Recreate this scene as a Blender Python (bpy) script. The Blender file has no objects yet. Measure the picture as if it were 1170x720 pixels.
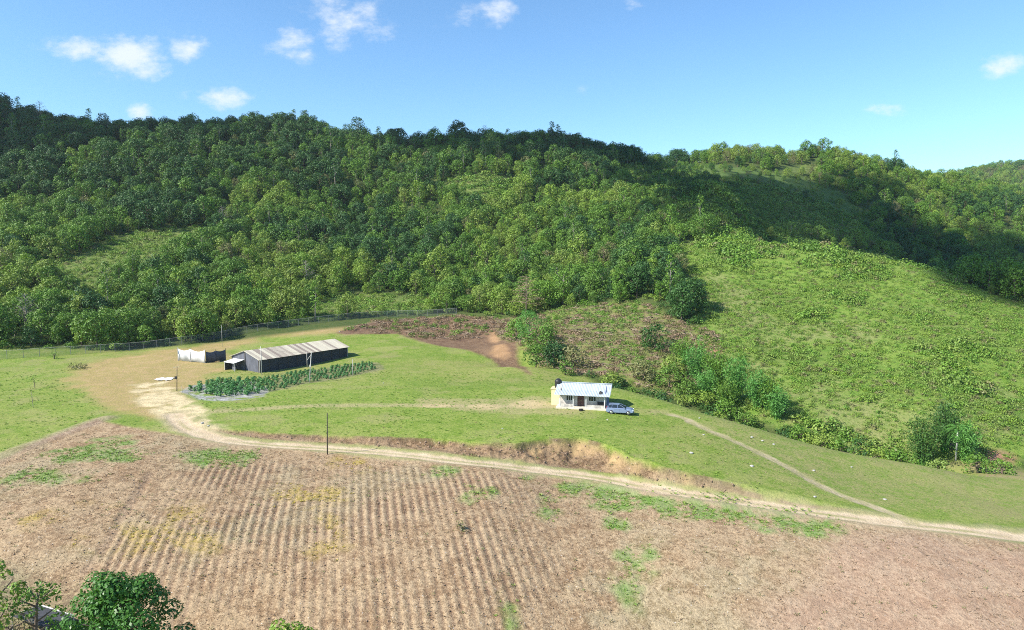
import bpy, math, random
import numpy as np
R = math.radians
rnd = random.Random(7)
rg = np.random.default_rng(11)
scene = bpy.context.scene
COL = scene.collection

# ------------------------------------------------------------------ camera, sky, sun, exposure
CAMZ = 26.0
TH = R(5.28)
FPX = 812.0
cam = bpy.data.cameras.new('camera')
cam.sensor_width = 36; cam.lens = 36 * FPX / 1170
cam.clip_start = 0.5; cam.clip_end = 12000
camo = bpy.data.objects.new('camera', cam); COL.objects.link(camo)
camo.location = (0, 0, CAMZ); camo.rotation_euler = (R(90) - TH, 0, 0)
scene.camera = camo
SUN_EL = R(40); SUN_AZ = math.atan2(-0.90, -0.42)          # azimuth measured from +Y towards +X
sdir = (math.sin(SUN_AZ) * math.cos(SUN_EL), math.cos(SUN_AZ) * math.cos(SUN_EL), math.sin(SUN_EL))
sl = bpy.data.lights.new('sun', 'SUN'); sl.energy = 5.0; sl.angle = R(0.5); sl.color = (1.0, 0.945, 0.86)
so = bpy.data.objects.new('sun', sl); COL.objects.link(so)
so.rotation_euler = (R(90) - SUN_EL, 0, -SUN_AZ + math.pi)
so.location = (-300, -100, 300)
scene.view_settings.view_transform = 'Standard'
scene.view_settings.look = 'None'
scene.view_settings.gamma = 1
scene.view_settings.exposure = 0.85
scene.cycles.filter_width = 1.0
scene.cycles.max_bounces = 5
scene.cycles.diffuse_bounces = 2
scene.cycles.use_denoising = False
scene.cycles.transparent_max_bounces = 12


class NT:
    """small helper for node trees"""
    def __init__(s, tree):
        s.t = tree
        tree.nodes.clear()

    def n(s, kind, **kw):
        nd = s.t.nodes.new(kind)
        for k, v in kw.items():
            setattr(nd, k, v)
        return nd

    def put(s, inp, v):
        if v is None:
            return
        if hasattr(v, 'is_output'):
            s.t.links.new(v, inp)
        else:
            inp.default_value = v

    def math(s, op, a, b=None, c=None, clamp=False):
        nd = s.n('ShaderNodeMath', operation=op)
        nd.use_clamp = clamp
        s.put(nd.inputs[0], a); s.put(nd.inputs[1], b)
        if c is not None:
            s.put(nd.inputs[2], c)
        return nd.outputs[0]

    def mix(s, f, a, b, mode='MIX'):
        nd = s.n('ShaderNodeMix', data_type='RGBA', blend_type=mode)
        s.put(nd.inputs[0], f); s.put(nd.inputs[6], a); s.put(nd.inputs[7], b)
        return nd.outputs[2]

    def ramp(s, f, lo, hi, a=0.0, b=1.0):
        nd = s.n('ShaderNodeMapRange')
        nd.interpolation_type = 'SMOOTHSTEP'
        s.put(nd.inputs[0], f); s.put(nd.inputs[1], lo); s.put(nd.inputs[2], hi)
        s.put(nd.inputs[3], a); s.put(nd.inputs[4], b)
        return nd.outputs[0]

    def noise(s, vec, scale, detail=4, rough=0.55, out=0):
        nd = s.n('ShaderNodeTexNoise')
        s.put(nd.inputs['Vector'], vec); nd.inputs['Scale'].default_value = scale
        nd.inputs['Detail'].default_value = detail; nd.inputs['Roughness'].default_value = rough
        return nd.outputs[out]


def rgb(c):
    return (c[0], c[1], c[2], 1.0)


world = bpy.data.worlds.new('World'); scene.world = world; world.use_nodes = True
w = NT(world.node_tree)
sky = w.n('ShaderNodeTexSky'); sky.sky_type = 'NISHITA'; sky.sun_disc = False
sky.sun_elevation = SUN_EL; sky.sun_rotation = SUN_AZ
sky.altitude = 300; sky.air_density = 1.0; sky.dust_density = 0.3; sky.ozone_density = 2.2
tc = w.n('ShaderNodeTexCoord')
sx = w.n('ShaderNodeSeparateXYZ'); w.put(sx.inputs[0], tc.outputs['Generated'])
yy = w.math('MAXIMUM', sx.outputs[1], 0.02)
U = w.math('DIVIDE', sx.outputs[0], yy); V = w.math('DIVIDE', sx.outputs[2], yy)
def sky_uv(px, py):
    cx = (px - 585) / FPX; cy = (360 - py) / FPX
    Y = math.cos(TH) + cy * math.sin(TH); Z = -math.sin(TH) + cy * math.cos(TH)
    return cx / Y, Z / Y
tot = None
for (px, py, a, b, s_) in [(100, 57, 46, 17, 1.15), (145, 63, 52, 21, 1.35), (172, 78, 26, 15, 1.15), (212, 55, 26, 16, 1.15), (258, 112, 30, 15, 1.15),
                           (161, 128, 16, 10, 1.1), (335, 52, 30, 22, .95), (395, 22, 52, 36, .85), (425, 38, 30, 18, .75), (568, 14, 26, 20, 1.05), (530, 20, 34, 18, .5),
                           (720, 8, 16, 9, .6), (1148, 75, 32, 16, 1.0), (1012, 125, 36, 8, .8), (200, 106, 26, 10, .5), (660, 103, 30, 9, .4)]:
    u0, v0 = sky_uv(px, py)
    du = w.math('DIVIDE', w.math('SUBTRACT', U, u0), a / FPX)
    dv = w.math('DIVIDE', w.math('SUBTRACT', V, v0), b / FPX)
    r2 = w.math('ADD', w.math('MULTIPLY', du, du), w.math('MULTIPLY', dv, dv))
    g = w.math('MULTIPLY', w.math('POWER', 2.718, w.math('MULTIPLY', r2, -1.0)), s_)
    tot = g if tot is None else w.math('MAXIMUM', tot, g)
cv = w.n('ShaderNodeCombineXYZ'); w.put(cv.inputs[0], U); w.put(cv.inputs[1], w.math('MULTIPLY', V, 1.7))
nz = w.noise(cv.outputs[0], 22, 6, 0.58)
nz2 = w.noise(cv.outputs[0], 70, 4, 0.6)
al = w.math('ADD', w.math('MULTIPLY', nz, 1.9), w.math('MULTIPLY', nz2, 0.75))
al = w.math('ADD', w.math('SUBTRACT', al, 1.72), w.math('MULTIPLY', tot, 0.95))
al = w.math('MULTIPLY', w.ramp(al, -0.12, 1.0), w.ramp(tot, 0.03, 0.5))
al = w.math('MULTIPLY', al, 0.82)
sk = w.mix(1.0, sky.outputs[0], rgb((0.84, 1.10, 1.24)), 'MULTIPLY')
skc = w.mix(al, sk, rgb((5.6, 5.9, 6.2)))
bg = w.n('ShaderNodeBackground'); w.put(bg.inputs[0], skc); bg.inputs[1].default_value = 0.1
wo = w.n('ShaderNodeOutputWorld'); w.put(wo.inputs[0], bg.outputs[0])

# ------------------------------------------------------------------ small numeric tools
def hash2(ix, iy, seed):
    h = (ix.astype(np.int64) * 374761393 + iy.astype(np.int64) * 668265263 + seed * 974634777) & 0xFFFFFFFF
    h = ((h ^ (h >> 13)) * 1274126177) & 0xFFFFFFFF
    h = (h ^ (h >> 16)) & 0xFFFFFFFF
    return h / 4294967295.0

def vnoise(x, y, scale, seed=0):
    x = np.asarray(x, float) / scale; y = np.asarray(y, float) / scale
    ix = np.floor(x); iy = np.floor(y); fx = x - ix; fy = y - iy
    fx = fx * fx * (3 - 2 * fx); fy = fy * fy * (3 - 2 * fy)
    a = hash2(ix, iy, seed); b = hash2(ix + 1, iy, seed); c = hash2(ix, iy + 1, seed); d = hash2(ix + 1, iy + 1, seed)
    return (a * (1 - fx) + b * fx) * (1 - fy) + (c * (1 - fx) + d * fx) * fy * 1.0

def fbm(x, y, scale, octs=4, seed=0):
    s = 0; amp = 1; tot_ = 0
    for o in range(octs):
        s = s + amp * (vnoise(x + 17.3 * o, y - 9.1 * o, scale / 2 ** o, seed + o) - 0.5) * 2
        tot_ += amp; amp *= 0.5
    return s / tot_

def sstep(x, a, b):
    t = np.clip((x - a) / (b - a), 0, 1)
    return t * t * (3 - 2 * t)

def ray(px, py):
    cx = (px - 585) / FPX; cy = (360 - py) / FPX
    Y = math.cos(TH) + cy * math.sin(TH); Z = -math.sin(TH) + cy * math.cos(TH)
    return cx / Y, Z / Y                       # per metre of Y

def proj(x, y, z):
    dz = z - CAMZ
    dep = y * math.cos(TH) - dz * math.sin(TH)
    up = y * math.sin(TH) + dz * math.cos(TH)
    dep = np.where(dep < 1, 1, dep)
    return 585 + FPX * x / dep, 360 - FPX * up / dep, dep

# ------------------------------------------------------------------ terrain
ctrl = []
def cz(px, py, z):
    a, b = ray(px, py); Y = (z - CAMZ) / b; ctrl.append((a * Y, Y, z))
def cy_(px, py, Y, dz=0):
    a, b = ray(px, py); ctrl.append((a * Y, Y, CAMZ + b * Y + dz))
def cw(x, y, z): ctrl.append((x, y, z))
# level farmyard and upper meadow
for p in [(-150, 420, .5), (-150, 470, 0), (0, 440, 0), (0, 490, -.4), (100, 440, .2), (100, 475, 0), (200, 410, .7), (200, 450, 0), (240, 475, 0), (300, 440, 0), (300, 480, 0),
          (400, 425, 0), (400, 470, 0), (400, 400, .8), (480, 400, 1.0), (480, 440, .2), (500, 485, 0), (560, 425, 0), (560, 460, 0), (600, 490, 0), (640, 465, 0), (700, 470, 0),
          (660, 440, -.1), (760, 470, -.6), (720, 500, -.3), (800, 510, -1.2), (850, 490, -2.2), (850, 530, -2.0), (900, 560, -2.8), (950, 530, -4.6), (1000, 575, -4.4),
          (1000, 540, -5.6), (1100, 560, -7.0), (1100, 590, -5.2), (1170, 550, -8.6), (1170, 580, -6.8), (1300, 560, -10), (1300, 610, -8)]:
    cz(*p)
# road and lower field
for p in [(0, 540, -1.0), (100, 520, -.6), (200, 510, -.5), (375, 530, -.9), (500, 545, -.9), (600, 555, -.9), (700, 565, -1.4), (800, 585, -2.4), (900, 600, -3.4), (1040, 600, -4.4),
          (1170, 615, -5.2), (1300, 630, -6.2), (-150, 560, -1.2)]:
    cz(*p)
for px in (-200, 0, 200, 400, 600, 800, 1000, 1170, 1350):
    s_ = 0 if px < 700 else (px - 700) / 470 * 2.0
    cz(px, 640, -3.4 - s_); cz(px, 730, -6.0 - s_)
for x in (-80, -40, 0, 40, 80):
    cw(x, 40, -9.5); cw(x, 10, -15)
for x in (-300, 0, 300):
    cw(x, -80, -20)
cw(-200, 60, -4); cw(200, 60, -16); cw(-300, 120, 0); cw(260, 110, -17)
# fence line / forest foot
for p in [(-150, 418, 1), (0, 410, 1), (100, 403, 1), (190, 395, 1.5), (240, 388, 2), (350, 370, 4), (430, 362, 5), (520, 358, 5.5)]:
    cz(*p)
# gully on the far side of the meadow
for (px, py, z, back, dz) in [(560, 395, 1.2, 8, -1), (600, 417, .2, 9, -2.5), (700, 441, -.2, 9, -3), (770, 460, -1, 9, -4), (850, 483, -2.4, 10, -5), (950, 512, -5, 10, -5),
                              (1050, 530, -7.4, 8, -5), (1170, 541, -9.2, 8, -4), (1300, 552, -11, 8, -4)]:
    cz(px, py, z)
    a, b = ray(px, py); Y = (z - CAMZ) / b + back; cw(a * Y, Y, z + dz)
# cleared slope and scrub slope
for p in [(600, 398, 172), (640, 420, 160), (700, 427, 152), (640, 350, 216), (700, 345, 208), (700, 390, 175), (780, 370, 184), (780, 320, 220), (600, 362, 214), (790, 430, 152), (860, 440, 152),
          (1000, 515, 124), (1000, 400, 165), (1000, 330, 205), (1000, 291, 236), (900, 400, 168), (900, 330, 212), (860, 270, 262), (920, 275, 250), (780, 230, 315), (1060, 307, 224),
          (1100, 500, 124), (1100, 400, 160), (1170, 525, 118), (1170, 440, 146), (1170, 347, 202), (1300, 370, 190), (1300, 520, 118), (880, 460, 138), (830, 215, 330)]:
    cy_(*p)
cw(150, 288, 12); cw(190, 262, 6); cw(115, 320, 26); cw(230, 240, 2)
# forested hill (terrain lies under the canopy)
for p in [(0, 340, 200), (0, 300, 228), (0, 200, 320), (0, 122, 405), (130, 320, 222), (130, 230, 310), (130, 150, 410), (250, 300, 245), (250, 220, 335), (250, 152, 430), (350, 320, 250), (350, 230, 345),
          (340, 150, 440), (450, 320, 262), (450, 240, 345), (450, 170, 440), (550, 320, 270), (550, 240, 340), (550, 205, 375), (550, 175, 450), (640, 300, 270), (640, 230, 355), (640, 172, 465), (700, 270, 290),
          (700, 184, 480), (760, 195, 500), (820, 183, 540), (860, 181, 545), (900, 187, 550), (950, 184, 560), (1000, 193, 580), (1000, 240, 480), (1000, 278, 410), (900, 225, 440), (1100, 205, 620), (1100, 260, 500), (1100, 318, 400),
          (1170, 225, 640), (1170, 280, 500), (1170, 330, 400), (1300, 240, 640), (1300, 340, 380), (-150, 340, 200), (-150, 220, 310), (-150, 120, 410), (-350, 120, 400), (-350, 350, 190)]:
    cy_(p[0], p[1] - (10 if (p[1] < 206 and 100 < p[0] < 1050) else 0), p[2], -5)
for (px, Y, z) in [(0, 520, 85), (250, 560, 70), (550, 600, 62), (820, 680, 60), (1100, 780, 58), (1300, 800, 40)]:
    cw((px - 585) / FPX * Y, Y, z)
cy_(1120, 194, 1150, -4); cy_(1145, 190, 1150, -4); cy_(1175, 191, 1150, -4); cy_(1050, 215, 1150, -4); cy_(1300, 185, 1200); cy_(1000, 250, 1200); cy_(600, 260, 1200); cy_(0, 260, 1200)
for x in (-2500, -800, 800, 2500):
    cw(x, 2600, 10)
cw(-2500, 0, 0); cw(2500, 0, -10); cw(-900, 500, 60); cw(900, 500, 10)
C_ = np.array(ctrl)
def kern(d2): return np.sqrt(d2 + 9.0 ** 2)
_n = len(C_)
_d2 = ((C_[:, None, :2] - C_[None, :, :2]) ** 2).sum(-1)
_A = np.zeros((_n + 1, _n + 1)); _A[:_n, :_n] = kern(_d2) - np.eye(_n) * 0.35; _A[:_n, _n] = 1; _A[_n, :_n] = 1
_W = np.linalg.solve(_A, np.append(C_[:, 2], 0))
def h_base(x, y):
    x = np.asarray(x, float); y = np.asarray(y, float); sh = x.shape
    x = x.ravel(); y = y.ravel(); out = np.full(x.shape, _W[-1])
    for i in range(_n):
        out += _W[i] * kern((x - C_[i, 0]) ** 2 + (y - C_[i, 1]) ** 2)
    return out.reshape(sh)

def shoot(px, py, hf, y0=20, y1=1500, n=2600):
    a, b = ray(px, py)
    Y = np.geomspace(y0, y1, n); g = CAMZ + b * Y - hf(a * Y, Y)
    k = np.argmax(g < 0)
    if g[k] >= 0: k = n - 1
    t = g[k - 1] / (g[k - 1] - g[k] + 1e-9); yv = Y[k - 1] + (Y[k] - Y[k - 1]) * t
    return (a * yv, yv, CAMZ + b * yv)

# top edge of the earth bank above the road, and how high the bank is along it
EDGE = [(150, 476, 0), (215, 486, 0), (260, 491, .35), (330, 496, .6), (420, 499, .8), (500, 501, .9), (560, 505, 1.2), (590, 507, 1.7), (625, 501, 2.3), (660, 500, 2.5), (690, 508, 2.4), (715, 520, 2.1),
        (760, 534, 1.7), (800, 544, 1.4), (850, 556, 1.0), (900, 567, .7), (950, 577, .4), (1000, 586, 0)]
_E = np.array([shoot(p[0], p[1], h_base, 60, 200, 700) + (p[2],) for p in EDGE])
_R0 = np.array([shoot(a, b, lambda x, y: h_base(x, y) - .9, 60, 200, 700) for a, b in [(212, 489), (300, 508), (375, 513), (450, 519), (520, 526), (600, 536), (680, 547), (760, 560), (850, 574), (930, 586), (1000, 595), (1080, 604), (1170, 614)]])
def bank(x, y):
    ye = np.interp(x, _E[:, 0], _E[:, 1]); dr = np.interp(x, _E[:, 0], _E[:, 3], 0, 0)
    d = ye - y + fbm(x, y, 3.5, 3, 5) * 0.9 * np.clip(dr, 0, 1)
    yr = np.interp(x, _R0[:, 0], _R0[:, 1])
    wdt = np.minimum(0.5 + dr * 1.8, np.maximum(ye - yr - 1.9, .35))
    t = np.clip(d / wdt, 0, 1)
    return d, dr, wdt, t
def h_all(x, y, rows=True):
    x = np.asarray(x, float); y = np.asarray(y, float)
    z = h_base(x, y)
    d, dr, wdt, t = bank(x, y)
    near = (y < 130)
    prof = 0.55 * np.clip(t / 0.25, 0, 1) + 0.45 * t
    z = z - np.where(near, dr * prof * 1.0, 0)
    r = np.hypot(x, y)
    hill = sstep(y + 0.12 * x, 215, 300)
    z = z + hill * (fbm(x, y, 85, 3, 2) * 7.5) + sstep(r, 125, 200) * fbm(x, y, 18, 2, 3) * 0.5
    z = z + fbm(x, y, 7, 3, 4) * 0.11
    rough_b = np.where(near, np.clip(t * 4, 0, 1) * np.clip((1 - t) * 3, 0, 1) * np.clip(dr, 0, 1), 0)
    z = z + rough_b * (fbm(x, y, 1.6, 3, 9) * 0.6 + fbm(x, y, .6, 2, 10) * .25)
    return z
_cache = {}
def P(px, py, far=1500):
    k = (px, py, far)
    if k not in _cache: _cache[k] = shoot(px, py, h_all, 30, far, 2200)
    return _cache[k]
def gz(x, y): return float(h_all(np.array([x]), np.array([y]))[0])

def poly_w(pts): return np.array([P(a, b)[:2] for a, b in pts])
def ell_w(cx, cy, rx, ry, rot=0, n=14):
    o = []
    for i in range(n):
        t = i * 2 * math.pi / n; u = rx * math.cos(t); v = ry * math.sin(t); c, s = math.cos(rot), math.sin(rot)
        o.append((cx + u * c - v * s, cy + u * s + v * c))
    return poly_w(o)
def sdist(x, y, poly):
    """signed distance to polygon, positive inside"""
    d = np.full(x.shape, 1e18); ins = np.zeros(x.shape, bool)
    n = len(poly)
    for i in range(n):
        ax, ay = poly[i]; bx, by = poly[(i + 1) % n]
        ex, ey = bx - ax, by - ay
        t = np.clip(((x - ax) * ex + (y - ay) * ey) / (ex * ex + ey * ey + 1e-12), 0, 1)
        d = np.minimum(d, (x - ax - ex * t) ** 2 + (y - ay - ey * t) ** 2)
        c = ((ay > y) != (by > y)) & (x < (bx - ax) * (y - ay) / (by - ay + 1e-12) + ax)
        ins ^= c
    return np.where(ins, 1, -1) * np.sqrt(d)
def ldist(x, y, line):
    d = np.full(x.shape, 1e18)
    for i in range(len(line) - 1):
        ax, ay = line[i]; bx, by = line[i + 1]; ex, ey = bx - ax, by - ay
        t = np.clip(((x - ax) * ex + (y - ay) * ey) / (ex * ex + ey * ey + 1e-12), 0, 1)
        d = np.minimum(d, (x - ax - ex * t) ** 2 + (y - ay - ey * t) ** 2)
    return np.sqrt(d)
def smooth_line(pts, n=8):
    pts = np.array(pts, float); out = []
    for i in range(len(pts) - 1):
        p0 = pts[max(i - 1, 0)]; p1 = pts[i]; p2 = pts[i + 1]; p3 = pts[min(i + 2, len(pts) - 1)]
        for k in range(n):
            t = k / n
            out.append(0.5 * ((2 * p1) + (-p0 + p2) * t + (2 * p0 - 5 * p1 + 4 * p2 - p3) * t * t + (-p0 + 3 * p1 - 3 * p2 + p3) * t ** 3))
    out.append(pts[-1]); return np.array(out)

ROAD = smooth_line(poly_w([(200, 474), (212, 487), (245, 500), (300, 507), (375, 512), (450, 518), (520, 525), (600, 535), (680, 546), (760, 559), (850, 573), (930, 585), (1000, 594), (1080, 603), (1170, 613), (1320, 630)]), 5)
PATH = smooth_line(poly_w([(768, 474), (782, 478), (800, 487), (850, 509), (900, 534), (950, 561), (1000, 580), (1045, 597)]), 4)
TRACK = smooth_line(poly_w([(250, 470), (350, 464), (450, 463), (540, 464), (630, 464)]), 4)

POLY = {}
POLY['field'] = poly_w([(-250, 640), (-100, 565), (0, 526), (60, 500), (112, 480), (170, 492), (240, 505), (375, 518), (520, 530), (680, 552), (850, 580), (1000, 600), (1170, 622), (1330, 642), (1330, 900), (600, 1000), (-250, 1000)])
POLY['rows'] = poly_w([(60, 740), (135, 600), (175, 545), (215, 534), (300, 528), (375, 526), (520, 536), (620, 556), (700, 620), (760, 740), (400, 800)])
POLY['dirt'] = poly_w([(70, 434), (110, 412), (195, 399), (300, 380), (370, 371), (450, 366), (400, 382), (300, 386), (262, 400), (240, 440), (205, 446), (200, 480), (160, 482), (120, 468), (95, 448)])
POLY['sand'] = poly_w([(150, 440), (190, 436), (205, 452), (232, 468), (262, 492), (250, 502), (205, 495), (180, 478), (160, 462)])
POLY['soil'] = poly_w([(380, 381), (430, 366), (520, 360), (570, 362), (600, 380), (592, 405), (606, 428), (565, 415), (520, 398), (455, 381), (400, 382)])
POLY['slash'] = poly_w([(560, 362), (600, 362), (640, 352), (700, 346), (740, 347), (785, 372), (822, 383), (812, 410), (800, 440), (765, 452), (705, 436), (650, 428), (620, 415), (590, 395)])
POLY['scrub'] = poly_w([(800, 385), (792, 340), (776, 300), (770, 285), (800, 275), (860, 271), (930, 277), (1000, 292), (1060, 308), (1100, 325), (1170, 348), (1330, 385), (1330, 548), (1170, 529), (1100, 528), (960, 512), (860, 482), (815, 455), (812, 420)])
POLY['scrubtop'] = poly_w([(700, 198), (760, 192), (830, 190), (900, 198), (970, 225), (1000, 250), (1010, 284), (930, 275), (860, 269), (790, 275), (740, 240)])
POLY['mead'] = poly_w([(508, 206), (575, 204), (600, 214), (592, 238), (560, 240), (528, 228)])
POLY['clear1'] = poly_w([(235, 262), (200, 258), (160, 264), (110, 280), (50, 305), (75, 332), (115, 330), (155, 306), (200, 300), (230, 282)])
POLY['clear2'] = poly_w([(340, 352), (400, 335), (500, 342), (515, 352), (430, 358), (350, 366)])
POLY['clear3'] = poly_w([(895, 190), (925, 186), (935, 193), (900, 198)])
POLY['yard'] = poly_w([(480, 458), (620, 452), (690, 466), (760, 472), (620, 474), (520, 468)])
GREEN = [(770, 572, 75, 9), (840, 584, 80, 8), (725, 566, 40, 12), (800, 585, 70, 13), (885, 598, 62, 13), (930, 608, 30, 8), (500, 540, 18, 6), (655, 560, 22, 8), (745, 640, 12, 14), (110, 520, 52, 10), (245, 522, 38, 11), (712, 568, 45, 15), (800, 574, 55, 12), (862, 592, 60, 15), (915, 602, 48, 12), (603, 546, 12, 8), (718, 662, 15, 32), (582, 700, 10, 26),
         (548, 565, 22, 9), (625, 580, 14, 12), (60, 545, 50, 8), (700, 600, 12, 8), (130, 505, 26, 6)]
YELL = [(118, 578, 18, 6), (215, 590, 34, 10), (172, 612, 50, 16), (235, 622, 28, 8), (378, 612, 16, 24), (45, 596, 26, 9), (105, 618, 26, 8), (345, 565, 40, 14), (400, 530, 26, 8)]
PALEB = [(610, 516, 8, 14), (658, 509, 26, 7), (712, 524, 14, 4), (770, 541, 14, 4), (785, 547, 10, 3)]

def zone_masks(x, y):
    n1 = fbm(x, y, 6, 4, 21); n2 = fbm(x, y, 1.8, 3, 22); nb = fbm(x, y, 25, 3, 23)
    m = {}
    soft = {'field': (0.3, 1.2), 'rows': (1.0, 3.5), 'dirt': (3.0, 5.0), 'sand': (1.2, 2.2), 'soil': (1.0, 2.0), 'slash': (2.5, 3), 'scrub': (3, 3), 'scrubtop': (8, 6), 'mead': (3, 4), 'clear1': (5, 5),
            'clear2': (4, 5), 'clear3': (3, 4), 'yard': (3, 3)}
    for k, (na, wd) in soft.items():
        pl = POLY[k]; mg = 12
        sel = (x > pl[:, 0].min() - mg) & (x < pl[:, 0].max() + mg) & (y > pl[:, 1].min() - mg) & (y < pl[:, 1].max() + mg)
        v = np.zeros(x.shape)
        if sel.any():
            d = sdist(x[sel], y[sel], pl) + na * (n1[sel] + 0.5 * n2[sel])
            v[sel] = sstep(d, -wd / 2, wd / 2)
        m[k] = v
    return m, n1, n2, nb

def in_view(x, y, z, mx=120, my=90):
    px, py, dep = proj(x, y, z)
    return (px > -mx) & (px < 1170 + mx) & (py < 720 + my) & (dep > 5) & (y > 5)

# ------------------------------------------------------------------ object helpers
def tag(o, label=None, cat=None, group=None, kind=None):
    if label: o['label'] = label
    if cat: o['category'] = cat
    if group: o['group'] = group
    if kind: o['kind'] = kind
    return o
def np_mesh(name, verts, faces, mats, fmat=None, smooth=False, attrs=None):
    """faces: (n,k) array"""
    me = bpy.data.meshes.new(name)
    verts = np.asarray(verts, np.float32); faces = np.asarray(faces, np.int32)
    nf, k = faces.shape
    me.vertices.add(len(verts)); me.vertices.foreach_set('co', verts.ravel())
    me.loops.add(nf * k); me.loops.foreach_set('vertex_index', faces.ravel())
    me.polygons.add(nf)
    me.polygons.foreach_set('loop_start', np.arange(nf, dtype=np.int32) * k)
    me.polygons.foreach_set('loop_total', np.full(nf, k, np.int32))
    for m_ in (mats if isinstance(mats, (list, tuple)) else [mats]): me.materials.append(m_)
    if fmat is not None: me.polygons.foreach_set('material_index', np.asarray(fmat, np.int32))
    if smooth: me.polygons.foreach_set('use_smooth', np.ones(nf, bool))
    for an, (typ, data) in (attrs or {}).items():
        a = me.attributes.new(an, typ, 'POINT')
        a.data.foreach_set('color' if 'COLOR' in typ else 'value', np.asarray(data, np.float32).ravel())
    me.update(calc_edges=True)
    return me
def link(name, me, parent=None, loc=None, rot=None):
    o = bpy.data.objects.new(name, me); COL.objects.link(o)
    if parent: o.parent = parent
    if loc: o.location = loc
    if rot: o.rotation_euler = rot
    return o
def empty(name, loc, rz=0):
    o = bpy.data.objects.new(name, None); COL.objects.link(o); o.location = loc; o.rotation_euler = (0, 0, rz)
    o.empty_display_size = 0.5
    return o

class MB:
    """collects polygons into one mesh"""
    def __init__(s): s.v = []; s.f = []; s.m = []; s.mi = 0
    def add(s, vs, fs):
        b = len(s.v); s.v += [tuple(p) for p in vs]; s.f += [tuple(b + i for i in q) for q in fs]; s.m += [s.mi] * len(fs)
        return s
    def box(s, x0, x1, y0, y1, z0, z1, top=None):
        t = top or (x0, x1, y0, y1)
        vs = [(x0, y0, z0), (x1, y0, z0), (x1, y1, z0), (x0, y1, z0), (t[0], t[2], z1), (t[1], t[2], z1), (t[1], t[3], z1), (t[0], t[3], z1)]
        return s.add(vs, [(3, 2, 1, 0), (4, 5, 6, 7), (0, 1, 5, 4), (1, 2, 6, 5), (2, 3, 7, 6), (3, 0, 4, 7)])
    def tube(s, pts, rads, n=8, caps=True):
        pts = [np.array(p, float) for p in pts]; rings = []
        for i, p in enumerate(pts):
            d = pts[min(i + 1, len(pts) - 1)] - pts[max(i - 1, 0)]; d /= np.linalg.norm(d) + 1e-9
            a = np.cross(d, (0, 0, 1)) if abs(d[2]) < .9 else np.cross(d, (1, 0, 0)); a /= np.linalg.norm(a); b = np.cross(d, a)
            r = rads[i] if hasattr(rads, '__len__') else rads
            rings += [p + r * (math.cos(t) * a + math.sin(t) * b) for t in [2 * math.pi * k / n for k in range(n)]]
        fs = []
        for i in range(len(pts) - 1):
            for k in range(n): fs.append((i * n + k, i * n + (k + 1) % n, (i + 1) * n + (k + 1) % n, (i + 1) * n + k))
        if caps:
            fs.append(tuple(range(n - 1, -1, -1))); fs.append(tuple((len(pts) - 1) * n + k for k in range(n)))
        return s.add(rings, fs)
    def prism(s, prof, y0, y1, inset=None):
        """profile in x,z extruded along y; inset(x,z)->dy"""
        n = len(prof); f_ = inset or (lambda a, b: 0)
        vs = [(a, y0 + f_(a, b), b) for a, b in prof] + [(a, y1 - f_(a, b), b) for a, b in prof]
        fs = [tuple(range(n)), tuple(range(2 * n - 1, n - 1, -1))] + [(i, i + n, (i + 1) % n + n, (i + 1) % n) for i in range(n)]
        return s.add(vs, fs)
    def mesh(s, name, mats, smooth=False, bevel=0):
        me = bpy.data.meshes.new(name); me.from_pydata(s.v, [], s.f)
        for m_ in (mats if isinstance(mats, (list, tuple)) else [mats]): me.materials.append(m_)
        me.polygons.foreach_set('material_index', s.m)
        if smooth: me.polygons.foreach_set('use_smooth', [True] * len(s.f))
        import bmesh
        bm = bmesh.new(); bm.from_mesh(me); bmesh.ops.recalc_face_normals(bm, faces=bm.faces)
        if bevel: bmesh.ops.bevel(bm, geom=list(bm.edges), offset=bevel, segments=1, affect='EDGES', profile=.7)
        bm.to_mesh(me); bm.free(); me.update()
        return me
    def build(s, name, mats, parent=None, smooth=False, bevel=0, loc=None, rot=None):
        return link(name, s.mesh(name, mats, smooth, bevel), parent, loc, rot)

# ------------------------------------------------------------------ materials
def mat(name, col, rough=0.7, metal=0, var=0.12, scale=2.0, bump=0.0, bscale=8, col2=None, stretch=None):
    m = bpy.data.materials.new(name); m.use_nodes = True; t = NT(m.node_tree)
    tc = t.n('ShaderNodeTexCoord'); v = tc.outputs['Object']
    if stretch:
        mp = t.n('ShaderNodeMapping'); t.put(mp.inputs[0], v); mp.inputs['Scale'].default_value = stretch; v = mp.outputs[0]
    nz_ = t.noise(v, scale, 5, .6)
    f = t.ramp(nz_, .3, .7)
    c2 = col2 or tuple(min(1, c * (1 - 2.2 * var)) for c in col)
    c = t.mix(f, rgb(col), rgb(c2))
    b = t.n('ShaderNodeBsdfPrincipled'); t.put(b.inputs['Base Color'], c); b.inputs['Roughness'].default_value = rough; b.inputs['Metallic'].default_value = metal
    if bump:
        bp = t.n('ShaderNodeBump'); bp.inputs['Distance'].default_value = bump; t.put(bp.inputs['Height'], t.noise(v, bscale, 4)); t.put(b.inputs['Normal'], bp.outputs[0])
    o = t.n('ShaderNodeOutputMaterial'); t.put(o.inputs[0], b.outputs[0])
    return m
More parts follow.
